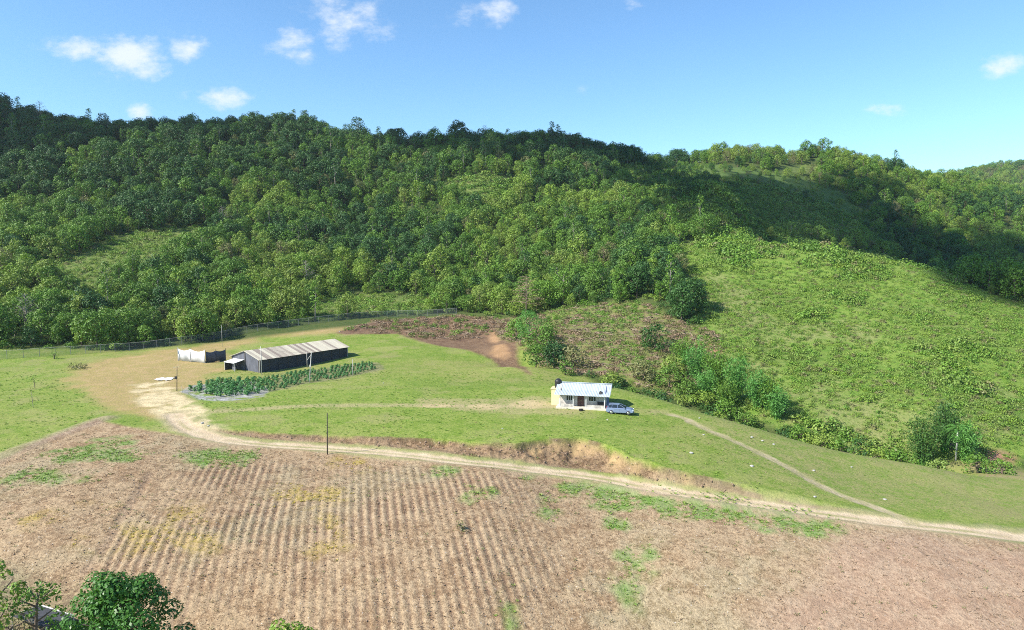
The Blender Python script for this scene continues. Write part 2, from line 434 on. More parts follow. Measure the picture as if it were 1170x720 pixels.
def leafmat(name, c1, c2, trans=0.16, rough=.55, c3=None):
    m = bpy.data.materials.new(name); m.use_nodes = True; t = NT(m.node_tree)
    oi = t.n('ShaderNodeObjectInfo'); at = t.n('ShaderNodeAttribute'); at.attribute_name = 'v'
    f = t.math('ADD', t.math('MULTIPLY', oi.outputs['Random'], .62), t.math('MULTIPLY', at.outputs['Fac'], .38))
    c = t.mix(f, rgb(c1), rgb(c2))
    if c3:
        k = t.math('FRACT', t.math('MULTIPLY', oi.outputs['Random'], 7.31))
        c = t.mix(t.math('MULTIPLY', k, .6), c, rgb(c3))
    d = t.n('ShaderNodeBsdfPrincipled'); t.put(d.inputs['Base Color'], c); d.inputs['Roughness'].default_value = rough; d.inputs['Specular IOR Level'].default_value = .3
    tr = t.n('ShaderNodeBsdfTranslucent'); t.put(tr.inputs[0], t.mix(1.0, c, rgb((1.15, 1.25, .5)), 'MULTIPLY'))
    mx = t.n('ShaderNodeMixShader'); mx.inputs[0].default_value = trans
    t.put(mx.inputs[1], d.outputs[0]); t.put(mx.inputs[2], tr.outputs[0])
    o = t.n('ShaderNodeOutputMaterial'); t.put(o.inputs[0], mx.outputs[0])
    return m
M = {}
M['bark'] = mat('bark', (.17, .13, .095), .9, var=.2, scale=6, bump=.02)
M['palebark'] = mat('pale_bark', (.30, .27, .22), .85, var=.15, scale=5)
M['deadwood'] = mat('dead_wood', (.33, .245, .165), .9, var=.2)
M['leaf_dark'] = leafmat('leaf_dark', (.030, .088, .015), (.068, .152, .024), .10, c3=(.034, .095, .032))
M['leaf_mid'] = leafmat('leaf_mid', (.080, .182, .018), (.155, .285, .032), .13, c3=(.09, .165, .03))
M['leaf_light'] = leafmat('leaf_light', (.145, .26, .028), (.235, .345, .045), c3=(.20, .25, .06))
M['leaf_olive'] = leafmat('leaf_olive', (.135, .17, .05), (.21, .225, .08), c3=(.23, .19, .10))
M['leaf_bamboo'] = leafmat('leaf_bamboo', (.09, .25, .05), (.16, .35, .07), .22)
M['leaf_crop'] = leafmat('leaf_crop', (.06, .185, .06), (.11, .26, .085), .25)
M['leaf_scrub'] = leafmat('leaf_scrub', (.12, .27, .030), (.20, .33, .046), c3=(.23, .27, .08))
M['leaf_near'] = leafmat('leaf_near', (.045, .135, .022), (.09, .21, .032), .22, .4)
M['leaf_dry'] = leafmat('leaf_dry', (.33, .24, .16), (.22, .15, .09), .1)
M['grass'] = leafmat('grass_blade', (.15, .27, .035), (.24, .33, .06))

def ground_material():
    m = bpy.data.materials.new('ground_cover'); m.use_nodes = True; t = NT(m.node_tree)
    g = t.n('ShaderNodeNewGeometry'); v = g.outputs['Position']
    a1 = t.n('ShaderNodeAttribute'); a1.attribute_name = 'c1'; a2 = t.n('ShaderNodeAttribute'); a2.attribute_name = 'c2'; a3 = t.n('ShaderNodeAttribute'); a3.attribute_name = 'k'
    sp = t.n('ShaderNodeSeparateColor'); t.put(sp.inputs[0], a3.outputs['Color'])
    amt, fine, dark = sp.outputs[0], sp.outputs[1], sp.outputs[2]
    n1 = t.noise(v, .45, 5, .62); n2 = t.noise(v, 2.3, 4, .65); n3 = t.noise(v, 7.5, 3, .7); n4 = t.noise(v, 19, 2, .7)
    mixn = t.math('ADD', t.math('ADD', t.math('MULTIPLY', n1, .45), t.math('MULTIPLY', n2, .35)), t.math('MULTIPLY', n3, .3))
    lo = t.math('SUBTRACT', .72, t.math('MULTIPLY', amt, .36))
    f = t.ramp(mixn, t.math('SUBTRACT', lo, .07), t.math('ADD', lo, .07))
    c = t.mix(f, a1.outputs['Color'], a2.outputs['Color'])
    # brightness grain: tufts, clods, straw
    gr = t.math('ADD', t.math('ADD', t.math('MULTIPLY', t.ramp(n3, .35, .65), .4), t.math('MULTIPLY', t.ramp(n2, .3, .7), .3)), t.math('MULTIPLY', t.ramp(n4, .35, .65), .3))
    gain = t.math('ADD', t.math('SUBTRACT', 1.0, t.math('MULTIPLY', fine, .58)), t.math('MULTIPLY', gr, t.math('MULTIPLY', fine, 1.15)))
    vm = t.n('ShaderNodeVectorMath', operation='SCALE'); t.put(vm.inputs[0], c); t.put(vm.inputs['Scale'], gain)
    # scattered pale bits
    vo = t.n('ShaderNodeTexVoronoi'); vo.inputs['Scale'].default_value = 2.6; t.put(vo.inputs['Vector'], v)
    vo2 = t.n('ShaderNodeSeparateColor'); t.put(vo2.inputs[0], vo.outputs['Color'])
    bit = t.math('MULTIPLY', t.math('LESS_THAN', vo.outputs['Distance'], .16), t.math('GREATER_THAN', vo2.outputs[0], .90))
    cc = t.mix(t.math('MULTIPLY', bit, dark), vm.outputs[0], rgb((.5, .47, .43)))
    b = t.n('ShaderNodeBsdfPrincipled'); t.put(b.inputs['Base Color'], cc); b.inputs['Roughness'].default_value = .92; b.inputs['Specular IOR Level'].default_value = .15
    bp = t.n('ShaderNodeBump'); bp.inputs['Distance'].default_value = .16; bp.inputs['Strength'].default_value = .9
    t.put(bp.inputs['Height'], t.math('ADD', t.math('MULTIPLY', n3, .4), n2)); t.put(b.inputs['Normal'], bp.outputs[0])
    o = t.n('ShaderNodeOutputMaterial'); t.put(o.inputs[0], b.outputs[0])
    return m
M['ground'] = ground_material()

# ------------------------------------------------------------------ ground mesh (one continuous fan of cells, cut into ground / road / field / bank / hills)
ang = R(1) * np.linspace(-50, 50, 860)
rad = np.concatenate([np.arange(28, 44, .6), np.arange(44, 108, .2), np.arange(108, 160, .35), np.arange(160, 260, .8), np.arange(260, 700, 2.6), np.geomspace(700, 3200, 70)])
AA, RR = np.meshgrid(ang, rad)
GX = RR * np.sin(AA); GY = RR * np.cos(AA)
x = GX.ravel(); y = GY.ravel()
zz = h_all(x, y)
m, n1, n2, nb = zone_masks(x, y)
bd, bdr, bw, bt = bank(x, y)
ROWV = np.array([-0.216, 0.976])
across = x * ROWV[1] - y * ROWV[0]
across = across + fbm(x, y, 25, 2, 31) * .3
rowh = np.cos(across * 2 * math.pi / .92) * (.8 + .45 * fbm(x, y, 4.5, 2, 36)) + .16 * fbm(x, y, .9, 2, 37)
rowfade = (.25 + .75 * sstep(fbm(x, y, 11, 3, 33), -.45, .35)) * (1 - .75 * sstep(x, -6, 10)) * (1 - .5 * sstep(y, 66, 56)); rowamp = .07 * rowfade
zz = zz + m['rows'] * rowh * rowamp + m['field'] * fbm(x, y, .9, 2, 35) * .06
rd = ldist(x, y, ROAD); pd = ldist(x, y, PATH); td = ldist(x, y, TRACK)
_rz = h_all(ROAD[:, 0], ROAD[:, 1]); _rz = np.convolve(np.pad(_rz, 4, mode='edge'), np.ones(9) / 9, 'valid')
_nr = np.where(rd < 4.0)[0]
_ri = np.empty(len(_nr)); _seg = np.linspace(0, len(ROAD) - 1, len(ROAD) * 6); _rx = np.interp(_seg, np.arange(len(ROAD)), ROAD[:, 0]); _ry = np.interp(_seg, np.arange(len(ROAD)), ROAD[:, 1]); _rzz = np.interp(_seg, np.arange(len(ROAD)), _rz)
for _a in range(0, len(_nr), 4000):
    _q = _nr[_a:_a + 4000]; _ri[_a:_a + 4000] = _rzz[np.argmin((x[_q, None] - _rx) ** 2 + (y[_q, None] - _ry) ** 2, 1)]
_w = 1 - sstep(rd[_nr], 1.3, 2.8); zz[_nr] = zz[_nr] * (1 - _w) + _ri * _w
zz = zz - .12 * (1 - sstep(rd, .8, 1.6)) + .05 * sstep(rd, 1.3, 2.0) * (1 - sstep(rd, 2.2, 3.4)) - .06 * (1 - sstep(pd, .4, 1.0))
# scrape line left of the field
LINE = smooth_line(poly_w([(-60, 553), (0, 522), (60, 500), (100, 484), (120, 478)]), 4)
ld = ldist(x, y, LINE); zz = zz + .18 * (1 - sstep(ld, .3, 2.0))
FURROW = smooth_line(poly_w([(98, 652), (122, 620), (150, 575), (172, 540)]), 4)
fd = ldist(x, y, FURROW) + .5 * np.abs(n2); zz = zz - .10 * (1 - sstep(fd, .2, .9))

def lay(c, k, mask, col, kk=None):
    for i in range(3): c[:, i] = c[:, i] * (1 - mask) + col[i] * mask
    return c
N = len(x)
c1 = np.ones((N, 4)); c2 = np.ones((N, 4)); kk = np.zeros((N, 4)); kk[:, 3] = 1
c1[:, :3] = (.13, .205, .025); c2[:, :3] = (.205, .25, .055); kk[:, :3] = (.55, .85, .2); c1[:, 3] = 1; kk[:, :3] = (.5, .6, .12)
def paint(mask, a, b, k):
    lay(c1, 0, mask, a); lay(c2, 0, mask, b); lay(kk, 0, mask, k)
# meadow variation
paint(sstep(fbm(x, y, 30, 4, 41), -.05, .5) * .75, (.16, .222, .034), (.245, .245, .08), (.6, .65, .2))
paint(sstep(fbm(x, y, 9, 4, 43), .12, .5) * .6, (.095, .175, .018), (.14, .205, .032), (.6, .65, .2))
paint(sstep(fbm(x, y, 6, 5, 45) + .3 * fbm(x, y, 40, 2, 46), .2, .42) * .55, (.30, .25, .13), (.24, .25, .08), (.6, .7, .4))
paint(sstep(fbm(x, y, 5, 4, 44), .2, .5) * .5, (.29, .25, .12), (.22, .24, .07), (.6, .65, .4))
rightm = sstep(x, 22, 40) * sstep(y - np.interp(x, ROAD[::-1, 0] if ROAD[0, 0] > ROAD[-1, 0] else ROAD[:, 0], ROAD[::-1, 1] if ROAD[0, 0] > ROAD[-1, 0] else ROAD[:, 1]), 2, 8) * (y < 140)
paint(rightm * .8, (.165, .235, .04), (.26, .245, .095), (.5, .5, .35))
paint(rightm * sstep(x, 50, 72) * sstep(n1 + nb, -.15, .4) * .8, (.34, .235, .15), (.22, .22, .08), (.4, .5, .2))
paint(m['yard'] * .55, (.28, .27, .11), (.34, .27, .15), (.6, .4, .2))
paint((1 - sstep(td, .4, 2.2)) * .6, (.30, .29, .13), (.38, .30, .18), (.6, .4, .2))
for e in [(555, 465, 18, 3), (605, 462, 22, 5), (500, 464, 20, 2)]:
    d = sdist(x, y, ell_w(*e)) + n1 * 1.0; paint(sstep(d, -.8, .8) * .9, (.46, .36, .2), (.34, .28, .14), (.4, .3, .2))
paint(m['dirt'] * .92, (.40, .275, .145), (.30, .235, .09), (.55, .35, .15))
paint(m['sand'] * sstep(n2 + n1 * .5, -.9, .2), (.60, .49, .29), (.40, .33, .19), (.42, .4, .3))
paint(m['soil'] * .97, (.125, .072, .048), (.19, .12, .075), (.5, .55, .1))
for e in [(572, 402, 15, 9), (566, 384, 9, 9)]:
    d = sdist(x, y, ell_w(*e)) + n1 * 1.5; paint(sstep(d + n2, -.6, 1.6) * .75, (.44, .27, .14), (.30, .18, .09), (.5, .7, .1))
# lower field
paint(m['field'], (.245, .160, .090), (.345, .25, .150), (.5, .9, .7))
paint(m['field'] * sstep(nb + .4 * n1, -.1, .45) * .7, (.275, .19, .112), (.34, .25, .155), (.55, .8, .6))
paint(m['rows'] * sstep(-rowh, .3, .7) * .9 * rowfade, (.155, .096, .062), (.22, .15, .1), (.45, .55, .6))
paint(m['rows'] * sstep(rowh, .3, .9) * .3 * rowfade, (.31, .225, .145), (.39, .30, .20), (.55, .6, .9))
weedy = m['field'] * sstep(fbm(x, y, 12, 4, 51) + .5 * n2 * .6, .15, .55)
paint(weedy * .42, (.22, .19, .10), (.31, .27, .17), (.55, .8, .9))
for e in GREEN:
    d = sdist(x, y, ell_w(*e)) + n1 * 1.8 + n2 * 1.2; paint(sstep(d, -1.1, 1.4) * (.5 + .5 * sstep(n2, -.5, .35)) * sstep(n2 + .8 * vnoise(x, y, .45, 78), -.25, .45), (.125, .215, .04), (.21, .25, .10), (.5, .5, .5))
for e in YELL:
    d = sdist(x, y, ell_w(*e)) + n1 * 2 + n2 * 1.8; paint(sstep(d, -1.2, 2.4) * .8 * sstep(n2 + .6 * vnoise(x, y, .5, 77), -.35, .5), (.37, .29, .055), (.34, .24, .11), (.55, .9, .7))
smoothbr = sdist(x, y, poly_w([(960, 615), (1060, 612), (1170, 628), (1330, 650), (1330, 900), (850, 900), (880, 690), (930, 640)])) + n1 * 3
paint(sstep(smoothbr, -3, 3) * .85, (.315, .208, .14), (.36, .255, .175), (.45, .5, .3))
paint((1 - sstep(fd, .2, .9)) * .35, (.2, .14, .1), (.25, .17, .12), (.4, .5, .2))
paint((1 - sstep(ld + n1 * .8, .3, 2.4)) * .6, (.25, .17, .12), (.36, .27, .2), (.5, .5, .3))
MULCH = sdist(x, y, poly_w([(207, 447), (222, 440), (262, 436), (300, 436), (310, 446), (300, 453), (262, 459), (228, 456)])) + n1 * .8
paint(sstep(MULCH, -.5, .5) * sstep(n2, -.45, .1), (.44, .44, .43), (.22, .22, .20), (.55, .7, .3))
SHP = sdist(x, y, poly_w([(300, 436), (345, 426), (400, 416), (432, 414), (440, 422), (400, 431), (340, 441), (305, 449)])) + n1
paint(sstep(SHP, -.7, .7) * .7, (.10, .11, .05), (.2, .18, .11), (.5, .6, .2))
CORN = sdist(x, y, poly_w([(-250, 620), (-10, 640), (60, 665), (120, 690), (150, 760), (-250, 900)])) + n1 * 2
paint(sstep(CORN, -2, 3) * .6, (.17, .13, .09), (.13, .14, .06), (.5, .8, .3))
# bank
bm_ = sstep(rd, 1.6, 2.4) * np.where(y < 130, np.clip(bt * 6, 0, 1) * np.clip((bw + 2.0 - bd) / 1.5, 0, 1) * np.clip(bdr * 2.5, 0, 1), 0)
paint(bm_ * .95, (.145, .085, .052), (.235, .155, .095), (.5, 1.0, .6))
for e in PALEB:
    d = sdist(x, y, ell_w(*e)) + n1 * 1.3; paint(sstep(d + n2 * 1.1, -.5, .6) * bm_ * .9, (.40, .285, .14), (.28, .19, .10), (.45, .95, .4))
crumb = np.where(y < 130, sstep(np.abs(bd - .12), .45, .1) * np.clip(bdr * 2, 0, 1) * sstep(fbm(x, y, 3, 2, 61), -.2, .3), 0)
paint(crumb * .85, (.13, .085, .05), (.2, .14, .09), (.4, .4, .1))
# road and path
onr = 1 - sstep(rd + n2 * .45 + n1 * .3, .85, 1.6)
paint((1 - sstep(rd + n2 * .7 + n1, 1.3, 3.2)) * .5, (.40, .32, .215), (.32, .25, .16), (.5, .45, .3))
paint(onr, (.55, .44, .30), (.44, .34, .22), (.45, .4, .35))
paint(onr * (1 - sstep(np.abs(rd), .15, .5)) * .8 * sstep(n1, -.5, .2), (.33, .29, .15), (.26, .26, .10), (.5, .4, .2))
paint((1 - sstep(pd + n2 * .5, .4, 1.2)) * .85, (.46, .365, .25), (.30, .27, .13), (.45, .35, .3))
# slopes
nearland_far = sstep(y + .0 * x, 0, 1)
paint(m['slash'], (.25, .17, .10), (.15, .18, .05), (.6, .8, .5))
hillmask = np.zeros(N)
ridge_y = np.interp(x, [-200, -95, -60, -20, 0, 10, 20, 40, 70, 110], [165, 172, 196, 222, 195, 158, 140, 124, 118, 108])
hillmask = sstep(y - ridge_y, 0, 6)
hillmask = hillmask * (1 - m['soil'])
forest = hillmask * (1 - m['slash']) * (1 - m['scrub'])
paint(hillmask * (1 - m['slash']), (.05, .085, .02), (.08, .10, .03), (.5, .6, 0))
paint(m['scrub'] * hillmask, (.105, .195, .024), (.165, .225, .045), (.5, .8, .1))
paint(m['scrub'] * hillmask * sstep(fbm(x, y, 16, 4, 47), 0, .4) * .7, (.165, .20, .06), (.22, .215, .09), (.5, .8, .1))
paint(m['scrub'] * hillmask * sstep(fbm(x, y, 11, 4, 48), .05, .4) * .7, (.07, .14, .022), (.11, .17, .03), (.5, .8, .1))
paint(m['scrubtop'], (.07, .13, .025), (.10, .14, .04), (.5, .5, 0))
for k_ in ('mead', 'clear1', 'clear2', 'clear3'): paint(m[k_], (.17, .20, .06), (.10, .15, .035), (.5, .7, 0))
for e in [(1140, 522, 22, 7), (805, 398, 22, 6), (1085, 505, 10, 5)]:
    d = sdist(x, y, ell_w(*e)) + n1 * 1.5; paint(sstep(d, -1, 1), (.36, .19, .12), (.25, .17, .09), (.5, .5, .1))

nr, nc = GX.shape
idx = np.arange(nr * nc).reshape(nr, nc)
F = np.stack([idx[:-1, :-1], idx[:-1, 1:], idx[1:, 1:], idx[1:, :-1]], -1).reshape(-1, 4)
fx = x[F].mean(1); fy = y[F].mean(1)
fr = rd[F].mean(1); fp = pd[F].mean(1); ff = m['field'][F].mean(1); fb = bm_[F].mean(1); fh = hillmask[F].mean(1) + m['slash'][F].mean(1)
cls = np.zeros(len(F), int)
cls[fh > .5] = 4; cls[ff > .5] = 2; cls[fb > .5] = 3; cls[fp < .7] = 5; cls[fr < 1.4] = 1
V3 = np.stack([x, y, zz], 1)
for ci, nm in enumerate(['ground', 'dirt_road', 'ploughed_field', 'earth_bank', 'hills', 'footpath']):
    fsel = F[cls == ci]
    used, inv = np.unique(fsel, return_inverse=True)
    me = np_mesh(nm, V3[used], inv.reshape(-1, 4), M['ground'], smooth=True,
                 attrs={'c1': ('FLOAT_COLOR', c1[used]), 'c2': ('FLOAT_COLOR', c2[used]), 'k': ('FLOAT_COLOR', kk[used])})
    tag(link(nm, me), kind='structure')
# coarse remainder of the land, beside and behind the viewpoint
a2 = np.concatenate([R(1) * np.linspace(50, 310, 120)]); r2 = np.concatenate([[0.01], np.geomspace(6, 3200, 70)])
A2, R2 = np.meshgrid(a2, r2); X2 = (R2 * np.sin(A2)).ravel(); Y2 = (R2 * np.cos(A2)).ravel(); Z2 = h_all(X2, Y2)
a3 = R(1) * np.linspace(-50, 50, 40); r3 = np.array([0.01, 6, 12, 18, 24, 28.0]); A3, R3 = np.meshgrid(a3, r3); X3 = (R3 * np.sin(A3)).ravel(); Y3 = (R3 * np.cos(A3)).ravel()
Z3 = h_all(X3, Y3)
def gridf(nr, nc, off=0):
    i = np.arange(nr * nc).reshape(nr, nc) + off
    return np.stack([i[:-1, :-1], i[:-1, 1:], i[1:, 1:], i[1:, :-1]], -1).reshape(-1, 4)
VV = np.concatenate([np.stack([X2, Y2, Z2], 1), np.stack([X3, Y3, Z3], 1)])
FF = np.concatenate([gridf(len(r2), len(a2)), gridf(len(r3), len(a3), len(X2))])
cc1 = np.tile([.14, .22, .035, 1.0], (len(VV), 1)); cc2 = np.tile([.2, .24, .07, 1.0], (len(VV), 1)); ck = np.tile([.5, .5, 0, 1.0], (len(VV), 1))
tag(link('surrounding_ground', np_mesh('surrounding_ground', VV, FF, M['ground'], smooth=True, attrs={'c1': ('FLOAT_COLOR', cc1), 'c2': ('FLOAT_COLOR', cc2), 'k': ('FLOAT_COLOR', ck)})), kind='structure')

# ------------------------------------------------------------------ foliage builders
def leaf_quads(c, nrm, size, r, aspect=.6):
    """rhombic leaf faces at c with normals nrm"""
    n = len(c)
    a = r.normal(size=(n, 3)); t = a - (a * nrm).sum(1)[:, None] * nrm; t /= np.linalg.norm(t, axis=1)[:, None] + 1e-9
    b = np.cross(nrm, t); s = size * r.uniform(.65, 1.25, n)[:, None]
    v = np.stack([c - t * s * .5, c + b * s * aspect * .5 - t * s * .05 + nrm * s * .06, c + t * s * .5 - nrm * s * .1, c - b * s * aspect * .5 - t * s * .05 + nrm * s * .06], 1)
    return v.reshape(-1, 3), np.arange(n * 4).reshape(n, 4)
def sph(r, n):
    d = r.normal(size=(n, 3)); return d / np.linalg.norm(d, axis=1)[:, None]
def lobes_leaves(lobes, per, size, r, aspect=.62, upb=.35):
    cs, ns, vs = [], [], []
    for (cx, cy, cz_, lr, sq) in lobes:
        k = max(6, int(per * lr * lr))
        d = sph(r, k); d[:, 2] = d[:, 2] * .9 + .18; d /= np.linalg.norm(d, axis=1)[:, None]
        rr = lr * r.uniform(.80, 1.06, k)[:, None]
        c = np.array([cx, cy, cz_]) + d * rr * np.array([1, 1, sq])
        nn = d + r.normal(size=(k, 3)) * .34 + np.array([0, 0, upb]); nn /= np.linalg.norm(nn, axis=1)[:, None]
        cs.append(c); ns.append(nn); vs.append(np.full(k, r.uniform(0, 1)) * .7 + r.uniform(0, .3, k))
    c = np.concatenate(cs); n_ = np.concatenate(ns); v_ = np.concatenate(vs)
    V, F_ = leaf_quads(c, n_, size, r, aspect)
    return V, F_, np.repeat(v_, 4)
def crown_lobes(r, Rc, z0, z1, n, lr=(.24, .42), top=1.0):
    o = []; ph = r.uniform(0, 6.28); ph2 = r.uniform(0, 6.28)
    for i in range(n):
        h = (i + .5) / n; h = h ** .85
        w_ = math.sin(math.pi * min(1, (.16 + .80 * h))) ** .6 * Rc * top
        a_ = i * 2.4 + r.uniform(-.5, .5); q = w_ * math.sqrt(r.uniform(.25, 1.0)) * .86 * (1 + .28 * math.cos(a_ - ph) + .18 * math.cos(2 * a_ - ph2))
        l = Rc * (r.uniform(*lr) if r.uniform() < .6 else r.uniform(lr[0] * .6, lr[1] * 1.15))
        o.append((math.cos(a_) * q, math.sin(a_) * q, z0 + (z1 - z0) * h * r.uniform(.93, 1.06), l, r.uniform(.65, .95)))
    return o
def limb_mesh(r, h, Rc, zs, rad0=.22, nl=6, m_='bark', name='trunk', lean=.4):
    b = MB(); lx, ly = r.uniform(-lean, lean, 2)
    pts = [(0, 0, -.6), (lx * .2, ly * .2, h * .25), (lx * .6, ly * .6, h * .55), (lx, ly, h * .86)]
    b.tube(pts, [rad0, rad0 * .8, rad0 * .55, rad0 * .18], 7)
    for i in range(nl):
        a_ = i * 2.4 + r.uniform(-.4, .4); z0 = h * (zs + (.8 - zs) * i / nl); f = z0 / h
        q = Rc * r.uniform(.45, .8); p0 = (lx * f, ly * f, z0)
        b.tube([p0, (p0[0] + math.cos(a_) * q * .5, p0[1] + math.sin(a_) * q * .5, z0 + h * .08), (p0[0] + math.cos(a_) * q, p0[1] + math.sin(a_) * q, z0 + h * .16)],
               [rad0 * .42, rad0 * .28, rad0 * .1], 5)
    return b
def leaf_me(name, V, F_, v, mt): return np_mesh(name, V, F_, M[mt], attrs={'v': ('FLOAT', v)})

KINDS = []        # (kind name, colour words, crown mesh, trunk mesh, joined mesh, height)
def add_kind(kind, words_, crown_args, leaf, mt, seed, per, bark='bark', zs=.35, rad0=.22, aspect=.62):
    r = np.random.default_rng(seed)
    Rc, z0, z1, n, lr = crown_args
    V, F_, v = lobes_leaves(crown_lobes(r, Rc, z0, z1, n, lr), per, leaf, r, aspect)
    cm = leaf_me(kind + '_crown', V, F_, v, mt)
    tb = limb_mesh(r, z1, Rc, zs, rad0); tm = tb.mesh(kind + '_trunk', M[bark], smooth=True)
    KINDS.append(dict(kind=kind, words=words_, crown=cm, trunk=tm, h=z1))
    return len(KINDS) - 1
D = [add_kind('broadleaf_tree', 'dark green', (3.5, 1.6, 8.2, 30, (.24, .42)), .50, 'leaf_dark', 100 + i, 46) for i in range(3)]
Mi = [add_kind('broadleaf_tree', 'mid green', (3.3, 1.2, 7.6, 32, (.22, .38)), .46, 'leaf_mid', 120 + i, 50) for i in range(3)]
Li = [add_kind('broadleaf_tree', 'light green', (3.2, 1.0, 6.8, 28, (.24, .40)), .42, 'leaf_light', 140 + i, 55) for i in range(2)]
Ol = [add_kind('broadleaf_tree', 'olive brown', (3.0, 1.8, 7.2, 26, (.2, .34)), .34, 'leaf_olive', 150 + i, 60) for i in range(2)]
Ta = [add_kind('tall_tree', 'tall dark green', (3.1, 4.6, 11.0, 24, (.24, .42)), .48, 'leaf_dark', 160 + i, 46, 'palebark', .5, .24) for i in range(2)]
Ta += [add_kind('tall_tree', 'tall mid green', (2.8, 4.2, 10.0, 22, (.24, .40)), .44, 'leaf_mid', 170, 50, 'palebark', .5, .2)]
Wi = [add_kind('broad_tree', 'wide dark green', (5.6, 1.2, 9.2, 54, (.17, .30)), .52, 'leaf_dark', 190, 34),
      add_kind('broad_tree', 'wide mid green', (5.2, .8, 8.4, 54, (.17, .30)), .50, 'leaf_mid', 191, 36), add_kind('broad_tree', 'wide light green', (5.0, .8, 7.8, 50, (.17, .32)), .46, 'leaf_light', 192, 38),
      add_kind('broad_tree', 'spreading mid green', (6.2, 2.4, 8.0, 52, (.15, .26)), .48, 'leaf_mid', 193, 36)]
Em = add_kind('slender_tree', 'slender tall green', (1.9, 3.0, 13.0, 26, (.26, .46)), .46, 'leaf_mid', 195, 52, 'palebark', .4, .2)
Vi = [add_kind('vine_covered_tree', 'vine covered green', (2.1, .6, 7.6, 26, (.30, .5)), .40, 'leaf_mid', 180 + i, 60) for i in range(2)]

# ------------------------------------------------------------------ scatter (for what nobody could count)
def scatter(name, pts, scl, rz, ki, protos, label, cat, tilt=None):
    me = bpy.data.meshes.new(name); n = len(pts)
    me.vertices.add(n); me.vertices.foreach_set('co', np.asarray(pts, np.float32).ravel())
    for an, data, ty in (('scl', scl, 'FLOAT'), ('rz', rz, 'FLOAT'), ('ki', ki, 'INT')):
        a = me.attributes.new(an, ty, 'POINT'); a.data.foreach_set('value', np.asarray(data, np.int32 if ty == 'INT' else np.float32))
    for pm in protos:
        for mm in pm.materials:
            if mm.name not in [q.name for q in me.materials]: me.materials.append(mm)
    o = link(name, me); tag(o, label, cat, kind='stuff')
    pc = bpy.data.collections.new(name + '_kinds')
    for i, pm in enumerate(protos):
        pc.objects.link(bpy.data.objects.new('%s_kind_%02d' % (name, i), pm))
    ng = bpy.data.node_groups.new(name, 'GeometryNodeTree')
    ng.interface.new_socket('Geometry', in_out='INPUT', socket_type='NodeSocketGeometry'); ng.interface.new_socket('Geometry', in_out='OUTPUT', socket_type='NodeSocketGeometry')
    N_ = ng.nodes; gi = N_.new('NodeGroupInput'); go = N_.new('NodeGroupOutput'); ip = N_.new('GeometryNodeInstanceOnPoints')
    ci = N_.new('GeometryNodeCollectionInfo'); ci.inputs['Collection'].default_value = pc; ci.inputs['Separate Children'].default_value = True; ci.inputs['Reset Children'].default_value = True
    def na(nm, ty):
        q = N_.new('GeometryNodeInputNamedAttribute'); q.data_type = ty; q.inputs['Name'].default_value = nm
        return [s_ for s_ in q.outputs if s_.enabled and s_.name == 'Attribute'][0]
    cx = N_.new('ShaderNodeCombineXYZ'); L = ng.links.new
    L(gi.outputs[0], ip.inputs['Points']); L(ci.outputs[0], ip.inputs['Instance']); ip.inputs['Pick Instance'].default_value = True
    L(na('ki', 'INT'), ip.inputs['Instance Index']); L(na('rz', 'FLOAT'), cx.inputs['Z']); L(cx.outputs[0], ip.inputs['Rotation']); L(na('scl', 'FLOAT'), ip.inputs['Scale'])
    L(ip.outputs[0], go.inputs[0])
    md = o.modifiers.new('scatter', 'NODES'); md.node_group = ng
    return o
def joined(kd):
    """crown and trunk of a kind in one mesh, for the wood"""
    c, t_ = kd['crown'], kd['trunk']
    nv, nf = len(c.vertices), len(c.polygons)
    co = np.empty(nv * 3, np.float32); c.vertices.foreach_get('co', co)
    vv = np.empty(nv, np.float32); c.attributes['v'].data.foreach_get('value', vv)
    co2 = np.array([p.co[:] for p in t_.vertices]); f2 = []
    for p in t_.polygons:
        q = list(p.vertices)
        if len(q) == 4: f2.append(q)
    f1 = np.arange(nf * 4).reshape(nf, 4)
    Vx = np.concatenate([co.reshape(-1, 3), co2]); Fx = np.concatenate([f1, np.array(f2) + nv])
    return np_mesh('wood_kind', Vx, Fx, [c.materials[0], t_.materials[0]], fmat=np.r_[np.zeros(nf), np.ones(len(f2))], attrs={'v': ('FLOAT', np.r_[vv, np.zeros(len(co2))])})

# ------------------------------------------------------------------ forest
def los(xs, ys, zs, k=22):
    """how far (m) the terrain between the viewpoint and a point stands above the sight line; negative = in sight"""
    worst = np.full(len(xs), -1e9)
    for t in np.linspace(.3, .985, k):
        worst = np.maximum(worst, h_all(xs * t, ys * t) - (CAMZ + (zs - CAMZ) * t))
    return worst
cand = []
for (ya, yb, sp_) in [(130, 250, 4.3), (250, 340, 4.8), (340, 460, 5.4), (460, 720, 7.0), (950, 1300, 14)]:
    xm = yb * .92
    gx, gy = np.meshgrid(np.arange(-xm, xm, sp_), np.arange(ya, yb, sp_))
    gx = gx.ravel() + rg.uniform(-.42, .42, gx.size) * sp_; gy = gy.ravel() + rg.uniform(-.42, .42, gy.size) * sp_
    kq = (np.abs(gx) < gy * .84) ; cand.append(np.stack([gx[kq], gy[kq], np.full(kq.sum(), sp_)], 1))
cand = np.concatenate(cand); tx, ty = cand[:, 0], cand[:, 1]
tm_, tn1, tn2, tnb = zone_masks(tx, ty)
ry = np.interp(tx, [-200, -95, -60, -20, 0, 10, 20, 40, 70, 110], [165, 172, 196, 222, 195, 158, 140, 124, 118, 108])
FENCE = smooth_line(poly_w([(-120, 417), (0, 411), (100, 404), (190, 396), (240, 389), (350, 371), (430, 363), (522, 359)]), 6)
fy_ = np.interp(tx, FENCE[:, 0], FENCE[:, 1])
fo = (ty > ry + 3) & (ty > np.where(tx < FENCE[-1, 0] + 3, fy_ + 3.0, 0))
